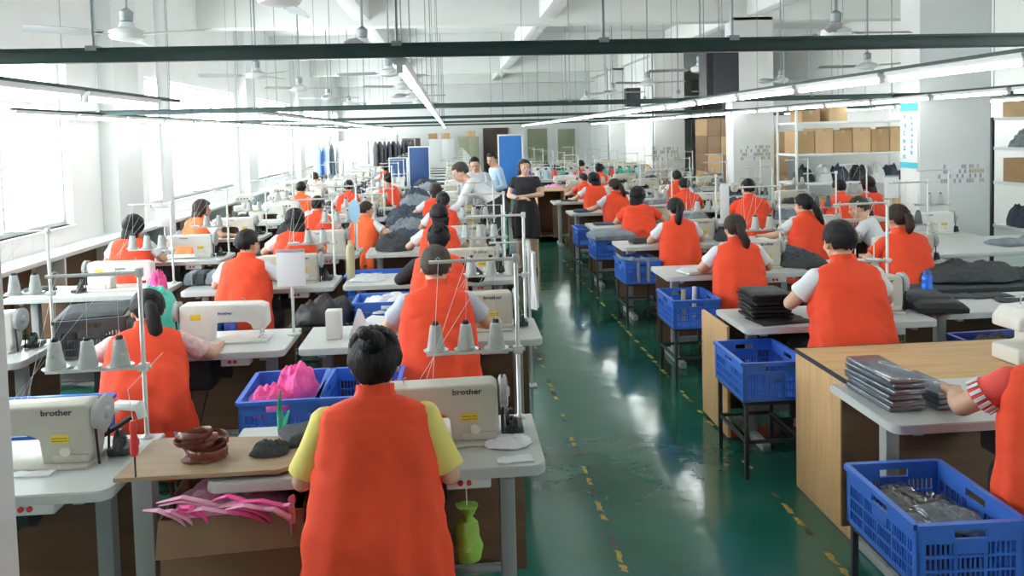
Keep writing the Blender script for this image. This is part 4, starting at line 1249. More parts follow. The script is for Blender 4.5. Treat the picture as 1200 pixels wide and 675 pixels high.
# packed items on the nearest right table
for k in range(6):
    t = thing('packed_cloth', 'film packed grey cloth in the taller stack on nearest right table, %s' % ('bottom', 'second from bottom', 'third from bottom', 'third from top', 'second from top', 'top')[k],
              'packed cloth', (1.845+.006*math.sin(k*2), 3.30+.006*math.cos(k*3), TH+.002+k*.0235), .06+rnd.uniform(-.05, .05), 'film packed folded cloths')
    bm = bmesh.new(); add_box(bm, -.075, .075, -.17, .17, .0, .021, .007, seg=3); obj('folded_cloth', bm, M['baggrey'], t)
    bm = bmesh.new(); add_box(bm, -.079, .079, -.182, .178, -.0005, .0232, .006, seg=3); obj('film_wrap', bm, M['film'], t)
for k in range(3):
    t = thing('packed_cloth', 'film packed grey folded cloth in the lower right stack on nearest right table, %s' % ('bottom', 'middle', 'top')[k],
              'packed cloth', (2.02+.004*k, 3.28, TH+.002+k*.0235), .10+rnd.uniform(-.06, .06), 'film packed folded cloths')
    bm = bmesh.new(); add_box(bm, -.065, .065, -.15, .15, .0, .021, .007, seg=3); obj('folded_cloth', bm, M['baggrey'], t)
    bm = bmesh.new(); add_box(bm, -.069, .069, -.162, .158, -.0005, .0232, .006, seg=3); obj('film_wrap', bm, M['film'], t)
# black folders on the second right table
for k in range(7):
    slab('folder', 1.94+.008*math.sin(k*2.1), 4.86+.006*k % .01, TH+.001+k*.0245, .25, .27, .026, 'rubber', 'black padded folder in the stack on the second right table, %s' % ('at the bottom', 'second from bottom', 'third from bottom', 'in the middle', 'third from top', 'second from top', 'on top')[k], 'folder', rnd.uniform(-.06, .06), 'stacked black folders', seed=k)
slab('felt_sheet', 1.98, 4.74, TH+.001, .34, .22, .012, 'rubber', 'thin black sheet sticking out under the stack of black folders', 'fabric', .15)
# items to the right of the tall man
slab('folded_cloth', 3.02, 4.98, TH+.001, .36, .26, .09, 'darkcloth', 'thick dark folded cloth on the table right of the tall man', 'fabric', -.2, seed=2)
slab('folded_cloth', 3.05, 4.82, TH+.001, .30, .24, .07, 'rubber', 'black folded cloth lying nearer on the table right of the tall man', 'fabric', -.25, seed=5)
for k, (x, y, a) in enumerate(((3.62, 5.16, .1), (3.72, 4.98, -.3), (4.02, 5.10, .2), (3.38, 5.18, -.1))):
    slab('cut_piece', x, y, TH+.0015, .30, .14, .012, 'darkcloth', 'flat dark cut piece on the wide right table, %s' % ('at the back middle', 'in front of the others', 'farthest right', 'leftmost')[k], 'fabric', a, 'dark cut pieces on the right table', seed=k+8)
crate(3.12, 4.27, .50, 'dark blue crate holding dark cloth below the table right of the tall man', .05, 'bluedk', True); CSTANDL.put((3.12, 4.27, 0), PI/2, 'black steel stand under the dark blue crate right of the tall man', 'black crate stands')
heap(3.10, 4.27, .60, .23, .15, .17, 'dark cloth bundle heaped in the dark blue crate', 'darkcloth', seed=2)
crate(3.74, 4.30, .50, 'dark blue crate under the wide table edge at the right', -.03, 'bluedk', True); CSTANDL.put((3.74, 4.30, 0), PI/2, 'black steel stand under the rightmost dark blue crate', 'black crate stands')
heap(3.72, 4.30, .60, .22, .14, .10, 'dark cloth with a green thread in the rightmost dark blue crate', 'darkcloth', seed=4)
# dark heaps on the right block
heap(4.05, 6.05, .72, .48, .26, .15, 'long heap of charcoal cut cloth at the right behind the blue bottle', 'darkcloth', seed=1)
heap(4.75, 5.95, .70, .40, .30, .17, 'heap of charcoal cloth at the right edge', 'darkcloth', seed=5)
t = thing('goods_table', 'low dark table carrying the heaps of charcoal cloth at the right', 'table', (4.4, 6.0, 0))
bm = bmesh.new(); add_box(bm, -.95, .95, -.30, .30, .66, .70, .004); obj('tabletop', bm, M['darkcloth'], t)
for sx in (-1, 1):
    for sy in (-1, 1):
        bm = bmesh.new(); add_box(bm, sx*.88-.025, sx*.88+.025, sy*.24-.025, sy*.24+.025, 0, .66, .002); obj('leg', bm, M['legdk'], t)
t = thing('goods_table', 'wide pale table at the far right in front of the nearest column', 'table', (5.55, 7.35, 0))
bm = bmesh.new(); add_box(bm, -1.2, 1.2, -.5, .5, .73, .77, .004); obj('tabletop', bm, M['top'], t)
for sx in (-1, 1):
    for sy in (-1, 1):
        bm = bmesh.new(); add_box(bm, sx*1.1-.03, sx*1.1+.03, sy*.42-.03, sy*.42+.03, 0, .73, .002); obj('leg', bm, M['leg'], t)
heap(5.85, 7.35, .77, .34, .26, .20, 'grey cloth pile on the wide pale table at the right edge', 'greycloth', seed=3)
slab('folded_cloth', 5.30, 7.25, .771, .34, .26, .05, 'greycloth', 'small folded grey cloth beside the pile on the wide pale table', 'fabric', .3, seed=4)
# blue bottle
t = thing('water_bottle', 'bright blue water bottle on the table in front of the column worker', 'bottle', (3.19, 5.16, TH))
bm = bmesh.new(); add_lathe(bm, [(.002, 0), (.034, .002), (.036, .02), (.036, .10), (.032, .115), (.036, .13), (.034, .15), (.022, .168)], 20); obj('bottle_body', bm, M['bottle'], t)
bm = bmesh.new(); add_lathe(bm, [(.024, .166), (.025, .19), (.012, .196), (.002, .196)], 18); obj('cap', bm, M['blueink'], t)
# overlock machine by the right edge
def overlocker(x, y, z, label, rz=0.):
    t = thing('overlock_machine', label, 'sewing machine', (x, y, z), rz, None)
    bm = bmesh.new()
    add_prism(bm, [(-.15, 0), (.16, 0), (.16, .24), (.12, .28), (-.10, .27), (-.15, .22), (-.15, .17), (-.02, .15), (-.02, .09), (-.15, .08)], -.09, .09, .012)
    obj('body', bm, M['machinew'], t)
    bm = bmesh.new()
    for k in range(4): add_lathe(bm, [(.003, 0), (.012, .002), (.012, .012), (.004, .02)], 12, T(-.10+.05*k, -.092, .21) @ RX(R(90)))
    obj('tension_dial', bm, M['iron'], t)
    bm = bmesh.new(); add_lathe(bm, [(.003, 0), (.055, .002), (.055, .03), (.003, .032)], 20, T(.165, 0, .15) @ RY(R(90))); obj('handwheel', bm, M['leg'], t)
    bm = bmesh.new(); add_box(bm, .0, .08, -.094, -.090, .03, .10, .001); obj('cover_plate', bm, M['chrome'], t)
    bm = bmesh.new(); add_tube(bm, [(-.06, 0, .27), (-.06, 0, .33), (.02, 0, .335)], .005, 6); obj('thread_guide', bm, M['chrome'], t)
    return proto(t)
OV = overlocker(0, 0, 0, 'x')
OV.put((2.86, 3.75, .757), .1, 'white overlock machine on the plywood bin behind the striped sleeve worker')
for k, (x, y) in enumerate(((-3.3, 11.75), (-2.95, 13.5), (-3.5, 13.5), (-3.3, 15.3), (-2.9, 17.0), (-3.5, 17.1), (-3.2, 18.8))):
    OV.put((x if k != 0 else -2.42, y+.25, TH+.002), .2*k, 'small white overlock machine, %s along the window side tables' % ORD[k])

# ------------------------------------------------------------------ left foreground
t = thing('plank_table', 'tan board with rounded corners bridging the gap between the two nearest tables', 'table', (-.90, 2.99, 0))
bm = bmesh.new()
poly = [(-.30, -.17), (.26, -.17), (.29, -.15), (.31, -.11), (.30, .10), (.28, .13), (.24, .15), (-.25, .20), (-.29, .18)]
lo = [bm.verts.new((x, y, .775)) for x, y in poly]; hi = [bm.verts.new((x, y, .790)) for x, y in poly]
bm.faces.new(lo); bm.faces.new(hi[::-1])
for i in range(len(poly)): bm.faces.new((lo[i], hi[i], hi[(i+1) % len(poly)], lo[(i+1) % len(poly)]))
obj('board', bm, M['plank'], t)
bm = bmesh.new(); add_box(bm, -.26, -.19, -.12, -.05, 0, .775, .004); obj('leg', bm, M['leg'], t)
bm = bmesh.new(); add_box(bm, -.30, .26, -.05, -.02, .74, .775, .002); obj('support_bar', bm, M['leg'], t)
# open carton with pink offcuts
o = carton(-.80, 2.96, 0, .48, .42, .67, 'large brown open cardboard box below the tan board', 'carddk', .08, None, True)
for k in range(26):
    x = -1.07 + .52*rnd.random(); bm = bmesh.new(); z0 = .715+.035*rnd.random()
    yb = 2.72+.06*rnd.random(); L = rnd.uniform(.10, .24); a = rnd.uniform(-.25, .9)
    pts = [(x, yb, z0), (x+L*.4*math.cos(a), yb-.02, z0+.02-L*.15*math.sin(a)), (x+L*.8*math.cos(a), yb-.01, z0-L*.30*abs(math.sin(a))), (x+L*math.cos(a), yb, z0-L*.55*abs(math.sin(a))-.015)]
    pts = [(min(p[0], -.58), p[1], p[2]-.03) for p in pts]
    add_tube(bm, pts, [.006, .013, .012, .005], 8, sx=1., sy=.35)
    tag(obj('cloth_strip', bm, M['pinkcloth' if k % 3 == 0 else 'pinklt']), 'thin pink cloth strip in the tangle hanging under the tan board', 'cloth strip', 'pink strips over the cardboard box')
heap(-.83, 2.93, .60, .21, .17, .13, 'pile of pink offcuts filling the large brown cardboard box', 'pinklt', seed=2)
# leather coil
t = thing('leather_bundle', 'coiled bundle of dark brown leather loops on the tan board', 'leather', (-.94, 2.97, .791))
rr = random.Random(5)
for k in range(7):
    bm = bmesh.new(); r = rr.uniform(.038, .078); cx_, cy_ = rr.uniform(-.03, .03), rr.uniform(-.025, .025); z = .012+.010*k; tl = rr.uniform(-.35, .35)
    pts = [(cx_+r*math.cos(2*PI*q/20), cy_+r*.8*math.sin(2*PI*q/20), z+tl*r*math.cos(2*PI*q/20+k) + .012) for q in range(21)]
    add_tube(bm, pts, .012, 8, sx=.35, sy=1.15); obj('loop', bm, M['leather'], t)
heap(-.935, 2.965, .792, .085, .065, .045, 'brown leather scraps lying under the leather loops', 'leather', 'leather_scrap', 'leather', seed=1)
heap(-.70, 2.98, .792, .075, .055, .055, 'small dark grey pouch at the right end of the tan board', 'darkcloth', 'cloth_pouch', 'pouch', seed=4)
slab('cut_piece', -.585, 3.13, TH+.016, .20, .20, .05, 'darkcloth', 'crumpled dark cloth behind the tan board beside the bun haired woman', 'fabric', .4, seed=3)
bm = bmesh.new()
add_tube(bm, [(-.70, 3.20, .80), (-.72, 3.24, .86), (-.705, 3.22, .95)], [.020, .011, .003], 8, sx=1, sy=.5); add_tube(bm, [(-.70, 3.20, .80), (-.68, 3.24, .86)], [.018, .004], 8, sx=1, sy=.5)
tag(obj('ribbon', bm, M['green']), 'green ribbon standing up behind the dark grey pouch', 'ribbon')
# screwdriver hanging
t = thing('screwdriver', 'red handled screwdriver hanging upright before the left end of the tan board', 'screwdriver', (-1.115, 2.80, .80))
bm = bmesh.new(); add_lathe(bm, [(.002, .20), (.010, .198), (.013, .17), (.010, .15), (.014, .13), (.014, .09), (.010, .075)], 12); obj('handle', bm, M['red'], t)
bm = bmesh.new(); add_tube(bm, [(0, 0, .08), (0, 0, -.0)], .0035, 8); obj('shaft', bm, M['iron'], t)
bm = bmesh.new(); add_tube(bm, [(0, 0, .198), (-.02, .02, .30), (-.07, .50, .30)], .0012, 4); obj('cord', bm, M['conewh'], t)
# white hose arm and bright papers on the near left table
bm = bmesh.new(); add_tube(bm, [(-1.50, 3.28, .78), (-1.42, 3.26, .86), (-1.33, 3.22, .92), (-1.24, 3.18, .925), (-1.225, 3.17, .88)], [.014, .018, .020, .022, .018], 10)
tag(obj('air_hose', bm, M['housing']), 'white curved hose arm behind the nearest left sewing machine', 'hose')
bm = bmesh.new(); add_tube(bm, [(-1.46, 3.10, .775), (-1.38, 3.14, .82), (-1.26, 3.16, .89)], .010, 8)
tag(obj('drive_belt', bm, M['rubber']), 'black drive belt slanting right of the nearest left machine handwheel', 'belt')
# cloth bundles behind the near left machine
for k, (x, y, z, rx, ry, h, m_, lb) in enumerate(((-2.06, 3.78, .60, .20, .17, .16, 'pinklt', 'pale pink cloth bundle behind the nearest left machine'), (-1.82, 3.74, .60, .16, .15, .13, 'bluecloth', 'blue plastic bundle behind the nearest left machine'), (-1.60, 3.66, .58, .11, .10, .10, 'red', 'small red bundle below the ponytailed woman'))):
    heap(x, y, z, rx, ry, h, lb, m_, 'cloth_bundle', seed=k+1)
CSTANDL.put((-1.93, 3.76, 0), PI/2, 'black steel stand behind the nearest left machine', 'black crate stands', scale=(1., 1.5, 1.0))
crate(-1.93, 3.76, .505, 'blue crate behind the nearest left machine, full of bundles', 0, 'blue', True, None, 1.1)
# pink crate and the blue one beside it
crate(-.845, 3.98, .52, 'purple blue lattice crate heaped with bright pink cloth left of the second man', .04, 'blue'); CSTANDL.put((-.845, 3.98, 0), .04, 'black steel stand under the crate of bright pink cloth', 'black crate stands')
o = bpy.data.objects['plastic_crate'] if False else None
heap(-.80, 4.03, .66, .125, .15, .20, 'bright pink cloth rising from the purple blue crate', 'pinkcloth', 'pink_cloth', seed=5, crump=.75)
heap(-.91, 3.90, .65, .10, .14, .13, 'lower bright pink cloth at the left of the purple blue crate', 'pinkcloth', 'pink_cloth', seed=2, crump=.75)
crate(-.47, 3.98, .52, 'empty dark blue crate between pink cloth crate and second man', -.03, 'blue'); CSTANDL.put((-.47, 3.98, 0), 0, 'black steel stand under the empty crate beside the pink cloth', 'black crate stands')
# lime bag, switch unit
bm = bmesh.new()
add_lathe(bm, [(.002, 0), (.030, .01), (.042, .03), (.046, .06), (.045, .09), (.036, .12), (.024, .145), (.014, .16), (.018, .17), (.034, .19), (.040, .205), (.004, .195)], 24)
for v in bm.verts: v.co += wob(v.co, 22, .022)
tag(obj('cloth_bag', bm, M['lime'], None, (.02, 2.77, .44)), 'lime green tied bag hanging under the nearest table beside the woman', 'bag')
bm = bmesh.new(); add_tube(bm, [(.02, 2.77, .64), (.02, 2.79, .725)], .002, 4); tag(obj('string', bm, M['conewh']), 'string holding the lime green bag under the nearest table', 'string')
heap(.18, 3.02, .765, .10, .07, .03, 'loose thread ends beside the nearest machine', 'paper', 'thread_scrap', 'scrap', seed=1)
slab('paper_slip', .20, 2.86, TH+.001, .13, .06, .006, 'paper', 'white slip of paper at the right front corner of the nearest table', 'paper', .05)
for k, (x, y) in enumerate(((-1.68, 2.83), (-1.55, 2.98))):
    slab('paper_slip', x, y, TH+.001, .16, .07, .006, 'paper', ['white slip at the front of the nearest left table', 'white slip beside the nearest left machine base'][k], 'paper', -.1)
# second row of the left block
crate(-2.08, 4.80, TH+.001, 'charcoal lattice crate with grey pieces on top, left of the long ponytailed woman', .25, 'greycrate')
slab('cut_piece', -2.08, 4.80, TH+.21, .33, .44, .03, 'darkcloth', 'flat grey cut pieces covering the charcoal crate', 'fabric', .25, seed=7)
heap(-2.0, 5.45, .66, .19, .15, .40, 'teal plastic bag behind the charcoal crate', 'tealcloth', 'plastic_bag', 'bag', seed=3, crump=.4)
t = thing('goods_stand', 'low stand behind the charcoal crate under the teal bag', 'stand', (-2.12, 5.50, 0))
bm = bmesh.new(); add_box(bm, -.25, .25, -.18, .18, .62, .66, .003); obj('top_board', bm, M['plydk'], t)
for sx in (-1, 1):
    for sy in (-1, 1):
        bm = bmesh.new(); add_box(bm, sx*.22-.015, sx*.22+.015, sy*.15-.015, sy*.15+.015, 0, .62); obj('leg', bm, M['legdk'], t)
# instruction boards on poles
def sign_board(x, y, z0, h, w, bh, m_, label, oval=False, rz=0.):
    t = thing('sign_board', label, 'sign', (x, y, z0), rz)
    bm = bmesh.new(); add_tube(bm, [(0, 0, 0), (0, 0, h)], .009, 8); add_lathe(bm, [(.04, 0), (.04, .008), (.01, .014)], 14); obj('pole', bm, M['rod'], t)
    bm = bmesh.new()
    if oval: add_lathe(bm, [(.5, -.003), (.5, .003)], 28, T(0, -.012, h) @ Matrix.Diagonal((w, 1, bh, 1)) @ RX(R(90)))
    else: add_box(bm, -w/2, w/2, -.016, -.011, h-bh*.55, h+bh*.45, .001)
    obj('board', bm, M[m_], t)
    if not oval:
        bm = bmesh.new(); add_box(bm, -w/2, w/2, -.020, -.010, h+bh*.45-.012, h+bh*.45+.004, .001); obj('clip', bm, M['leg'], t)
sign_board(-.985, 4.92, TH, .42, .17, .22, 'paper', 'white sheet on a slim pole between the young man and the second machine row')
sign_board(-2.90, 9.2 - .9, TH, .45, .15, .20, 'paper', 'pale sheet on a pole beside the woman in light orange by the windows')
sign_board(-1.03, 8.5, TH, .42, .12, .24, 'paperblue', 'pale blue oval board on a pole in the fourth left row', True)
sign_board(4.75, 8.35, TH, .52, .16, .24, 'paper', 'white sheet on a pole in front of the white storage rack')
# small gauge, cone and bits on the second row left
bm = bmesh.new(); add_box(bm, -.045, .045, -.04, .04, 0, .17, .006); add_box(bm, -.03, .03, -.043, -.04, .04, .12, 0)
tag(obj('control_unit', bm, M['machinew'], None, (-.72, 4.78, TH+.002)), 'small cream control unit standing on the second table left of the aisle', 'control box')
bm = bmesh.new(); add_lathe(bm, [(.075, 0), (.05, .05), (.012, .15), (.002, .155)], 5)
for v in bm.verts: v.co.xy *= 1.0
tag(obj('paper_cone', bm, M['paper'], None, (-.58, 4.85, TH+.002)), 'folded white paper peak beside the cream control unit', 'paper')
slab('folded_cloth', -.46, 4.92, TH+.002, .26, .30, .07, 'whitecloth', 'pale blue white folded cloth beside the second man', 'fabric', -.3, seed=6)
# black heap and white cloth behind second row
heap(-.95, 5.95, .62, .26, .24, .20, 'black cloth heap behind the white sign sheet', 'rubber', seed=1)
CSTANDL.put((-.95, 5.95, 0), PI/2, 'black stand under the black cloth heap', 'black crate stands', scale=(1.1, 1.1, 1.22))
crate(-.47, 5.85, .56, 'blue crate piled with white cut cloth in the middle of the left block', 0, 'blue', True); CSTANDL.put((-.47, 5.85, 0), PI/2, 'black stand under the crate of white cut cloth', 'black crate stands', scale=(1, 1, 1.11))
heap(-.47, 5.85, .70, .27, .17, .12, 'white cut cloth piled over the blue crate, nearest pile', 'whitecloth', seed=3)
crate(-.72, 7.30, .50, 'blue crate behind the third row left of the aisle', .0, 'blue', True); CSTANDL.put((-.72, 7.30, 0), PI/2, 'black stand under the blue crate behind the third row', 'black crate stands')
heap(-.72, 6.72, TH+.002, .16, .12, .06, 'white papers and cloth on the third table left of aisle', 'whitecloth', seed=4)
bm = bmesh.new(); add_lathe(bm, [(.002, 0), (.034, .002), (.036, .26), (.030, .29), (.018, .30), (.018, .33), (.002, .33)], 18)
tag(obj('khaki_bottle', bm, M['khaki'], None, (-.86, 6.72, TH+.002)), 'tall khaki cylinder standing on the third left table beside the papers', 'bottle')
# row of upright dark pieces in the left block third row
for k in range(9):
    slab('cut_piece', -2.18+.085*k, 6.86, TH+.002+.0*k, .30, .075, .10, 'darkcloth' if k % 2 else 'greycloth', 'upright grey cut piece in the row on the third left table, %s from the left' % ORD[k].replace('nearest', 'first'), 'fabric', PI/2+.05*math.sin(k), 'upright grey pieces in a row', seed=k)
crate(-1.85, 5.78, .50, 'blue crate in front of the row of upright grey pieces', 0, 'blue', True); CSTANDL.put((-1.85, 5.78, 0), PI/2, 'black stand under the crate before the upright grey pieces', 'black crate stands')
heap(-2.38, 6.60, TH+.002, .07, .07, .20, 'pink cloth standing at the left end of the upright grey pieces', 'pinkcloth', 'pink_cloth', seed=4)

# ------------------------------------------------------------------ cloth heaps in the rows
spots = [(-.62, 8.45, .20, .18, .20, 'darkcloth'), (-.55, 9.05, .28, .18, .18, 'navycloth'), (-.55, 10.25, .26, .18, .18, 'greycloth'), (-.62, 10.9, .28, .2, .2, 'navycloth'), (-.70, 12.0, .28, .2, .20, 'navycloth'),
         (-.6, 13.8, .30, .2, .22, 'greycloth'), (-.7, 15.5, .30, .2, .22, 'navycloth'), (-.5, 17.3, .30, .2, .22, 'greycloth'), (-2.05, 12.0, .2, .15, .15, 'whitecloth'), (-2.0, 13.8, .2, .16, .14, 'darkcloth'),
         (-2.1, 15.5, .22, .16, .14, 'greycloth'), (-1.3, 17.2, .25, .16, .16, 'darkcloth'), (-2.6, 17.2, .22, .16, .14, 'whitecloth'), (-.6, 19.1, .3, .2, .2, 'darkcloth'), (-1.7, 19.1, .3, .2, .2, 'greycloth'), (-3.0, 11.9, .22, .16, .14, 'darkcloth'),
         (2.95, 6.65, .26, .20, .14, 'darkcloth'), (2.9, 8.35, .22, .18, .14, 'darkcloth'), (3.0, 7.25, .34, .2, .10, 'navycloth'), (3.05, 10.1, .26, .2, .18, 'greycloth'), (3.0, 11.9, .28, .2, .24, 'greycloth'), (4.25, 8.3, .24, .2, .12, 'darkcloth'), (4.3, 10.1, .24, .2, .14, 'greycloth'),
         (4.3, 11.9, .24, .2, .16, 'navycloth'), (2.9, 13.8, .26, .2, .16, 'darkcloth'), (4.2, 13.8, .26, .2, .2, 'greycloth'), (5.3, 11.9, .26, .2, .16, 'darkcloth'), (5.0, 13.8, .26, .2, .2, 'navycloth'), (2.0, 15.7, .26, .2, .2, 'pinklt'), (3.2, 15.7, .26, .2, .16, 'whitecloth'), (4.4, 15.7, .26, .2, .2, 'carddk')]
ms = {'darkcloth': 'charcoal', 'navycloth': 'dark navy', 'greycloth': 'blue grey', 'whitecloth': 'white', 'pinklt': 'pale pink', 'carddk': 'brown'}
cnt = {}
for k, (x, y, rx, ry, h, m_) in enumerate(spots):
    side = 'left block' if x < .6 else 'right block'
    cnt[m_, side] = cnt.get((m_, side), -1)+1
    if y in (9.05, 10.9, 7.25):
        t = thing('goods_stand', 'dark low stand under the %s cloth heap, %s such heap, %s' % (ms[m_], ORD[cnt[m_, side]], side), 'stand', (x, y, 0))
        bm = bmesh.new(); add_box(bm, -rx, rx, -.17, .17, TH-.04, TH, .003); obj('top_board', bm, M['plydk'], t)
        for sx in (-1, 1):
            for sy in (-1, 1):
                bm = bmesh.new(); add_box(bm, sx*(rx-.03)-.015, sx*(rx-.03)+.015, sy*.14-.015, sy*.14+.015, 0, TH-.04); obj('leg', bm, M['legdk'], t)
    heap(x, y, TH+.001, rx, ry, h, '%s cloth heap on the tables, %s of its colour, %s' % (ms[m_], ORD[cnt[m_, side]], side), m_)
crate(-.42, 8.9 - .15, .52, 'bright blue crate below the charcoal and navy heaps in the left block', .05, 'blue', True) if False else None
# hanging cloths at the aisle end of the left rows
for k, (x, y, z, m_) in enumerate(((.60, 6.05, .62, 'whitecloth'), (.60, 9.3, .62, 'green'))):
    bm = bmesh.new(); rs = []
    for j in range(8):
        t_ = j/7; w_ = .05+.07*t_
        rs.append([Vector((math.cos(2*PI*q/20)*.018+.02*math.sin(q*1.3+t_*2)*t_, math.sin(2*PI*q/20)*w_ + .012*math.sin(q*2.1), .42*(1-t_))) for q in range(20)])
    loft(bm, rs); tag(obj('hanging_cloth', bm, M[m_], None, (x, y, z)), ['white cloth hanging from the stand end beside the aisle', 'green cloth hanging beside the standing woman'][k], 'cloth')
    t = thing('cloth_hook', ['steel hook post carrying the white hanging cloth by the aisle', 'steel hook post carrying the green hanging cloth by the aisle'][k], 'stand', (x-.03, y+.02, 0))
    bm = bmesh.new(); add_tube(bm, [(0, 0, 0), (0, 0, 1.12), (-.30, 0, 1.12)], .010, 8); obj('post', bm, M['rod'], t)
    bm = bmesh.new(); add_tube(bm, [(0, 0, 1.04), (.03, -.02, 1.05)], .004, 6); add_box(bm, -.04, .04, -.04, .04, 0, .012, .002); obj('foot_and_hook', bm, M['rod'], t)
# white banner cloth in the right block
bm = bmesh.new(); add_box(bm, -.05, .05, -.012, .012, 0, .42, .004)
for v in bm.verts: v.co.y += .01*math.sin(v.co.z*20)
tag(obj('hanging_cloth', bm, M['whitecloth'], None, (3.08, 8.86, .90)), 'narrow white cloth hanging in front of the half hidden worker, right block', 'cloth')
bm = bmesh.new(); add_tube(bm, [(3.08, 8.875, 0), (3.08, 8.875, 1.33), (2.95, 8.875, 1.33)], .009, 8); tag(obj('steel_pole', bm, M['rod']), 'slim pole carrying the narrow white cloth, right block', 'pole')

# ------------------------------------------------------------------ left window side
bm = bmesh.new(); rs = []
for j in range(9):
    t_ = j/8; rs.append([Vector((-4.5 + .035*math.sin(q*1.9), 7.32+q*.045*(1-.10*math.sin(PI*t_)), 2.9-1.72*t_ + .03*math.sin(q*.7)*t_)) for q in range(22)])
loft(bm, rs, False, close=False); bmesh.ops.solidify(bm, geom=list(bm.faces), thickness=.006)
tag(obj('curtain', bm, M['curtain']), 'turquoise curtain gathered at the left window edge', 'curtain')
bm = bmesh.new(); add_tube(bm, [(-4.5, 4.4, 2.92), (-4.5, 9.9, 2.92)], .012, 8); tag(obj('curtain_rod', bm, M['rodgr']), 'thin rod over the turquoise curtain', 'rod')
for k, y in enumerate((8.8, 10.6, 13.2, 15.6)):
    carton(-4.38, y, 0, .30, .5, .42, 'cardboard box under the window ledge, %s from the camera' % ORD[k], 'carddk' if k % 2 else 'card', 0, 'boxes under the window ledge')

# ------------------------------------------------------------------ far middle: partitions, cabinets
def board(x0, x1, y, z0, z1, m_, label, name='partition_board', cat='partition'):
    t = thing(name, label, cat, ((x0+x1)/2, y, 0)); w = (x1-x0)/2
    bm = bmesh.new(); add_box(bm, -w, w, -.02, .02, z0, z1, .003); obj('panel', bm, M[m_], t)
    bm = bmesh.new(); add_box(bm, -w-.03, -w, -.03, .03, z0, z1+.03); add_box(bm, w, w+.03, -.03, .03, z0, z1+.03); add_box(bm, -w, w, -.03, .03, z1, z1+.03); add_box(bm, -w, w, -.03, .03, z0-.03, z0); obj('frame', bm, M['column'], t)
    for s in (-1, 1):
        bm = bmesh.new(); add_box(bm, s*(w+.015)-.015, s*(w+.015)+.015, -.03, .03, .03, z0, 0); add_box(bm, s*w-.03, s*w+.03, -.25, .25, 0, .03); obj('foot', bm, M['leg'], t)
board(1.02, 1.50, 17.0, .6, 1.90, 'boardblue', 'bright blue upright board behind the standing woman')
board(-1.02, -.55, 19.85, .5, 1.66, 'navyboard', 'navy framed partition board behind the left block')
board(-1.50, -1.10, 19.83, .5, 1.40, 'navyboard', 'dark blue side board left of the navy framed partition')
def locker(x0, x1, y, h, m_, label):
    t = thing('locker', label, 'cabinet', ((x0+x1)/2, y, 0)); w = (x1-x0)/2
    bm = bmesh.new(); add_box(bm, -w, w, 0, .45, 0, h, .006); obj('carcass', bm, M[m_], t)
    for s in (-1, 1):
        bm = bmesh.new(); add_box(bm, min(0, s*w)+.01, max(0, s*w)-.01, -.015, 0, .06, h-.03, .003); dd = obj('door', bm, M[m_], t)
        bm = bmesh.new(); add_box(bm, s*.05-.01, s*.05+.01, -.035, -.015, h*.5, h*.5+.12, .002); obj('handle', bm, M['chrome'], dd)
locker(-.85, .15, 31.9, 1.80, 'housing', 'white low locker in front of the far wall'); locker(.3, 1.1, 31.5, 1.86, 'sage', 'sage grey cabinet in front of the far wall')
locker(-1.9, -1.2, 31.7, 1.85, 'doorbr', 'dark brown cabinet at the far wall, middle left'); locker(-4.3, -3.2, 31.5, 1.8, 'column', 'pale cabinet in the far left corner'); locker(-3.0, -2.1, 31.9, 2.0, 'wall', 'white tall cabinet at the far wall on the left')
for k in range(5):
    carton(-.7+.5*k, 32.1 if k < 2 else 31.7, 1.80 if k < 2 else (1.862 if k < 4 else 0), .35, .35, .22, 'cardboard box on the cabinets at the far wall, %s from left' % ORD[k].replace('nearest', 'first'), 'cardlt' if k % 2 else 'card', 0, 'boxes on the far cabinets') if k in (0, 1, 3) else None
# clothes rack far left
def clothes_rack(x, y, w, n, label, ms_):
    t = thing('clothes_rack', label, 'clothes rack', (x, y, 0))
    bm = bmesh.new(); add_tube(bm, [(-w/2, 0, .04), (-w/2, 0, 1.85), (w/2, 0, 1.85), (w/2, 0, .04)], .014, 8); obj('rail', bm, M['rod'], t)
    bm = bmesh.new()
    for s in (-1, 1): add_box(bm, s*w/2-.02, s*w/2+.02, -.25, .25, 0, .04, .002)
    obj('foot', bm, M['rod'], t)
    for k in range(n):
        bm = bmesh.new(); rs = []
        for j in range(7):
            q = j/6; hw = (.05, .17, .20, .18, .18, .19, .20)[j]; th = (.02, .035, .05, .05, .05, .055, .06)[j]
            rs.append([Vector((math.cos(2*PI*i/16)*th, math.sin(2*PI*i/16)*hw, 1.80-.75*q+.01*math.sin(i*2.3)*q)) for i in range(16)])
        loft(bm, rs)
        g = obj('hanging_coat', bm, M[ms_[k % len(ms_)]], None, (x-w/2+.10+k*(w-.2)/max(1, n-1), y, 0), .2*math.sin(k*2)+.5)
        tag(g, '%s coat hanging on the %s, %s from the left' % ({'rubber': 'black', 'navycloth': 'navy', 'darkcloth': 'charcoal', 'lshirt': 'light blue', 'wshirt': 'white', 'blue': 'bright blue'}[ms_[k % len(ms_)]], ('far dark rack' if n > 5 else 'blue clothes rack'), ORD[k].replace('nearest', 'first')), 'coat', 'coats on the racks')
clothes_rack(-1.75, 24.8, 1.3, 9, 'white garment rack with dark coats in the far left half', ['rubber', 'darkcloth', 'rubber', 'navycloth'])
clothes_rack(-3.0, 20.0, .7, 4, 'white garment rack with blue clothes near the far left windows', ['blue', 'lshirt', 'navycloth', 'wshirt'])

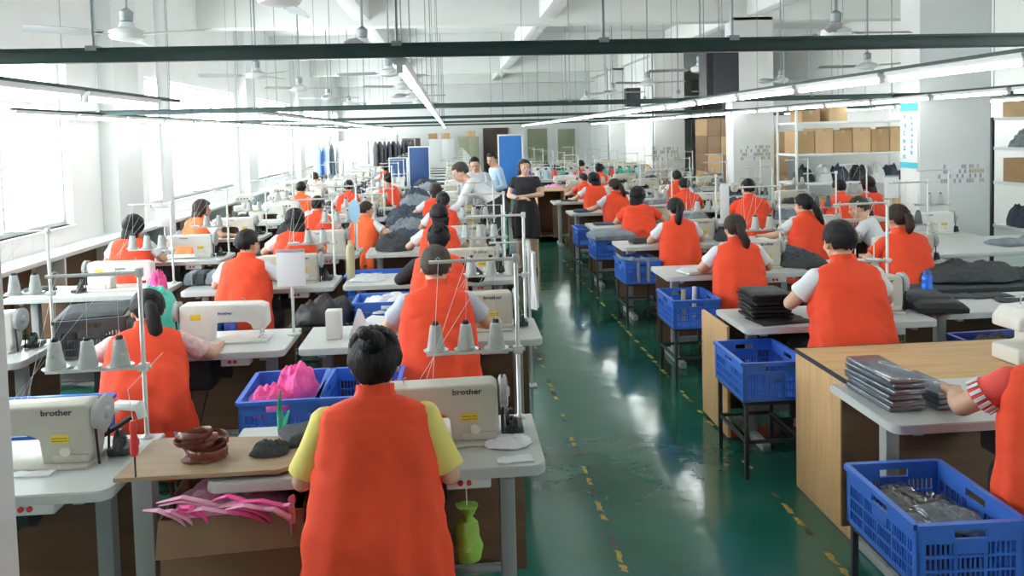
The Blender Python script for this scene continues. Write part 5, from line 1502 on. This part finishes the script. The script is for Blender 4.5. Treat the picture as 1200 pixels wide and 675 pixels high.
# goods bench with thread cones across the aisle end
t = thing('cone_bench', 'long bench crowded with thread cones beyond the end of the aisle', 'table', (2.9, 18.2, 0))
bm = bmesh.new(); add_box(bm, -1.5, 1.5, -.4, .4, .86, .90, .004); obj('tabletop', bm, M['edge'], t)
for sx in (-1, 1):
    for sy in (-1, 1):
        bm = bmesh.new(); add_box(bm, sx*1.4-.03, sx*1.4+.03, sy*.34-.03, sy*.34+.03, 0, .86); obj('leg', bm, M['legdk'], t)
cm = ['green', 'conewh', 'red', 'lshirt', 'conedk', 'tealcloth', 'pinklt', 'blueink', 'whitecloth', 'khaki']
cn = {'green': 'green', 'conewh': 'white', 'red': 'red', 'lshirt': 'light blue', 'conedk': 'dark grey', 'tealcloth': 'teal', 'pinklt': 'pale pink', 'blueink': 'deep blue', 'whitecloth': 'off white', 'khaki': 'khaki'}
k = 0
for i in range(15):
    for j in range(3):
        m_ = cm[rnd.randrange(len(cm))]
        c = CONE.put((1.55+.19*i+.03*j, 17.95+.22*j, .901), 0, '%s thread cone on the long bench, %s from the left in the %s rank' % (cn[m_], ORD[i].replace('nearest', 'first'), ('front', 'middle', 'rear')[j]), 'coloured cones on the long bench', scale=1.9)
        for q in [q for q in bpy.data.objects if q.parent == c and q.name.startswith('thread_winding')]: setmat(q, M[m_])
board(1.75, 2.15, 16.5, .10, .75, 'boardblue', 'low blue board below the cone bench', 'low_board')
carton(2.35, 17.1, 0, .4, .4, .80, 'tall tan box below the cone bench', 'cardlt')

# ------------------------------------------------------------------ storage racks on the right
def rack(x0, x1, y0, y1, levels, h, m_, label, sm=None):
    t = thing('storage_rack', label, 'shelf', ((x0+x1)/2, (y0+y1)/2, 0)); w, d_ = (x1-x0)/2, (y1-y0)/2
    for sx in (-1, 1):
        for sy in (-1, 1):
            bm = bmesh.new(); add_box(bm, sx*w-.018, sx*w+.018, sy*d_-.018, sy*d_+.018, 0, h, .003); obj('upright', bm, M[m_], t)
    for z in levels:
        bm = bmesh.new(); add_box(bm, -w, w, -d_, d_, z-.04, z, .003); obj('shelf', bm, M[sm or m_], t)
rack(6.02, 8.15, 13.6, 14.4, (.25, .95, 1.46, 2.02), 2.25, 'housing', 'white storage rack between the first two square columns')
k = 0
for z, y, ms_ in ((1.462, 14.0, 1), (2.022, 14.0, 0)):
    for i in range(6 if ms_ else 2):
        w_ = .33; x = 6.25+.345*i if ms_ else 6.35+.5*i
        carton(x, y, z, w_, .5, (.40+.04*(i % 2)) if ms_ else .2+.1*i, '%s cardboard carton on the %s level of the white rack' % (ORD[i].replace('nearest', 'leftmost'), 'upper' if ms_ else 'top'), ('card', 'cardlt')[i % 2], 0, 'cartons on the white rack')
for i in range(6):
    heap(6.3+.33*i, 13.95, .952, .18, .22, .34, '%s bundle on the middle level of the white rack, %s from left' % (('black', 'pale', 'navy')[i % 3], ORD[i].replace('nearest', 'first')), ('rubber', 'whitecloth', 'navycloth')[i % 3], 'garment_bundle', 'garments', group='bundles on the white rack')
for i in range(4):
    carton(6.35+.5*i, 13.95, .252, .42, .5, .40, 'cardboard carton on the bottom level of the white rack, %s from left' % ORD[i].replace('nearest', 'first'), 'cardlt', 0, 'cartons on the white rack')
for i in range(3):
    for j in range(4):
        carton(5.75+.30*0+.52*i+ (0), 15.0+.0*j if False else 16.6, j*.46, .50, .50, .455, 'brown carton behind the second square column, %s pile, %s from the floor' % (ORD[i].replace('nearest', 'first'), ORD[j].replace('nearest', 'first')), 'card', 0, 'carton piles in the storage bay') if i else None
# second bay: high wall of dark cartons
for i in range(3):
    for j in range(5):
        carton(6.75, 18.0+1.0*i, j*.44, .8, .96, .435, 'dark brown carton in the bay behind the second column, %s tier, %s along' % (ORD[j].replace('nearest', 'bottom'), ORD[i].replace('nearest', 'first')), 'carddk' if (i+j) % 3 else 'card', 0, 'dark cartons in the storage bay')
# pallet of goods at left of bay one
for i in range(2):
    for j in range(4):
        carton(5.95+.0*j if i == 0 else 6.35, 12.3+.0*i, j*.45 if False else j*.47, .38, .5, .465, 'plain carton piled right behind the orange vest worker, %s tier, %s pile' % (ORD[j].replace('nearest', 'bottom'), ('left', 'right')[i]), 'card', 0, 'carton pile before the white rack') if False else None
heap(5.05, 11.5, TH+.0, .3, .25, .35, 'dark green cloth mound in front of the white rack', 'darkcloth', seed=5) if False else None
rack(7.0, 8.9, 9.2, 9.9, (.62, 1.18, 1.62, 2.0), 2.0, 'legdk', 'black framed storage rack at the right edge behind the column', 'housing')
for i in range(5):
    heap(7.18+.36*i, 9.5, 1.622, .19, .26, .26, 'grey wrapped bundle on the upper level of the black rack, %s from left' % ORD[i].replace('nearest', 'first'), 'greycloth', 'wrapped_bundle', 'bundle', group='grey bundles on the black rack', flat=.8)
    carton(7.2+.37*i, 9.55, 2.002, .34, .4, .20, 'pale carton on top of the black rack, %s from left' % ORD[i].replace('nearest', 'first'), 'cardlt', 0, 'cartons on the black rack')
    if i < 3: carton(7.25+.5*i, 9.55, 1.182, .42, .4, .30, 'cardboard carton on the third level of the black rack, %s from left' % ORD[i].replace('nearest', 'first'), 'cardlt' if i else 'card', 0, 'cartons on the black rack')
    heap(7.18+.36*i, 9.5, .622, .19, .26, .36, '%s garment bundle low on the black rack, %s from left' % (('navy', 'charcoal')[i % 2], ORD[i].replace('nearest', 'first')), ('navycloth', 'darkcloth')[i % 2], 'garment_bundle', 'garments', group='dark bundles on the black rack')
# box stacks on the floor along the inner wall, far right
for i in range(4):
    carton(5.78, (22.6, 24.2, 25.8, 28.3)[i], 0, .42, .6, .9, 'tall carton against the inner wall, %s from the camera' % ORD[i], 'cardlt', 0, 'cartons by the inner wall')
# vertical pipes on the columns
for k, (x, y) in enumerate(((5.40, 27.25), (5.44, 21.27), (6.62, 9.45))):
    bm = bmesh.new(); add_tube(bm, [(x, y, 0.), (x, y, 4.1)], .022 if k < 2 else .03, 10)
    tag(obj('wall_pipe', bm, M['rodgr']), 'grey vertical pipe beside the %s square column' % ('fourth', 'third', 'nearest')[k], 'pipe')

# loose cut pieces lying on the tables
cc = [('darkcloth', 'charcoal'), ('whitecloth', 'white'), ('greycloth', 'blue grey'), ('navycloth', 'navy'), ('whitecloth', 'white'), ('darkcloth', 'charcoal')]
for n in range(1, 13):
    for q, (cx, nm, yy) in enumerate(((-.62, CA, LY), (-2.0, CB, LY), (-3.3, CC, LY), (1.95, CD_, RY_), (3.25, CE, RY_), (4.6, CF, RY_))):
        if q > 2 and n < (2 if q == 3 else 2 if q == 4 else 4): continue
        if n == 2 and q in (0, 1): continue
        if n == 1: continue
        m_, nmc = cc[rnd.randrange(6)]
        slab('cut_piece', cx+rnd.uniform(-.08, .08), yy[n]+rnd.uniform(.12, .38), TH+.002, rnd.uniform(.16, .30), rnd.uniform(.12, .22), rnd.uniform(.012, .06), m_, '%s cut cloth lying on the table, %s row, %s' % (nmc, ORD[n], nm), 'fabric', rnd.uniform(-.5, .5), 'cut pieces lying on the tables', seed=n*7+q)
for n in range(3, 14):
    for q, (cx, nm, yy) in enumerate(((-2.02, CB, LY), (-3.30, CC, LY), (3.22, CE, RY_), (4.50, CF, RY_))):
        if n >= len(yy) or (n+q) % 3 == 0 or (q == 3 and n < 5) or (q == 2 and n < 4): continue
        m_, nmc = cc[rnd.randrange(6)]
        heap(cx+rnd.uniform(-.05, .05), yy[n]+.36, TH+.002, rnd.uniform(.12, .20), .13, rnd.uniform(.08, .22), '%s crumpled cloth mound, %s row, %s' % (nmc, ORD[n], nm), m_, group='crumpled mounds on the tables')
for p in PROTOS: p.done()

# ------------------------------------------------------------------ light
w = bpy.data.worlds.new('World'); scene.world = w; w.use_nodes = True
bg = w.node_tree.nodes['Background']; bg.inputs[0].default_value = (1, 1, 1, 1); bg.inputs[1].default_value = 17.0
# ------------------------------------------------------------------ camera
cam = bpy.data.cameras.new('Camera'); co = bpy.data.objects.new('Camera', cam); COL.objects.link(co)
yaw, pit, rol = R(4.31), R(2.98), R(1.43)
f = Vector((math.sin(yaw)*math.cos(pit), math.cos(yaw)*math.cos(pit), -math.sin(pit)))
r0 = Vector((math.cos(yaw), -math.sin(yaw), 0)); u0 = r0.cross(f)
r = r0*math.cos(rol) - u0*math.sin(rol); u = r0*math.sin(rol) + u0*math.cos(rol)
co.matrix_world = Matrix(((r.x, u.x, -f.x, 0), (r.y, u.y, -f.y, 0), (r.z, u.z, -f.z, 1.95), (0, 0, 0, 1)))
cam.sensor_width = 36; cam.lens = 36*940/1200; cam.shift_y = -132.3/1200; cam.clip_end = 100; cam.clip_start = .05
scene.camera = co
scene.view_settings.view_transform = 'Standard'; scene.view_settings.look = 'None'; scene.view_settings.gamma = 1
scene.view_settings.use_curve_mapping = False
scene.view_settings.exposure = -0.28
scene.cycles.use_denoising = True
scene.cycles.max_bounces = 8; scene.cycles.diffuse_bounces = 5; scene.cycles.transparent_max_bounces = 12
scene.cycles.sample_clamp_indirect = 6
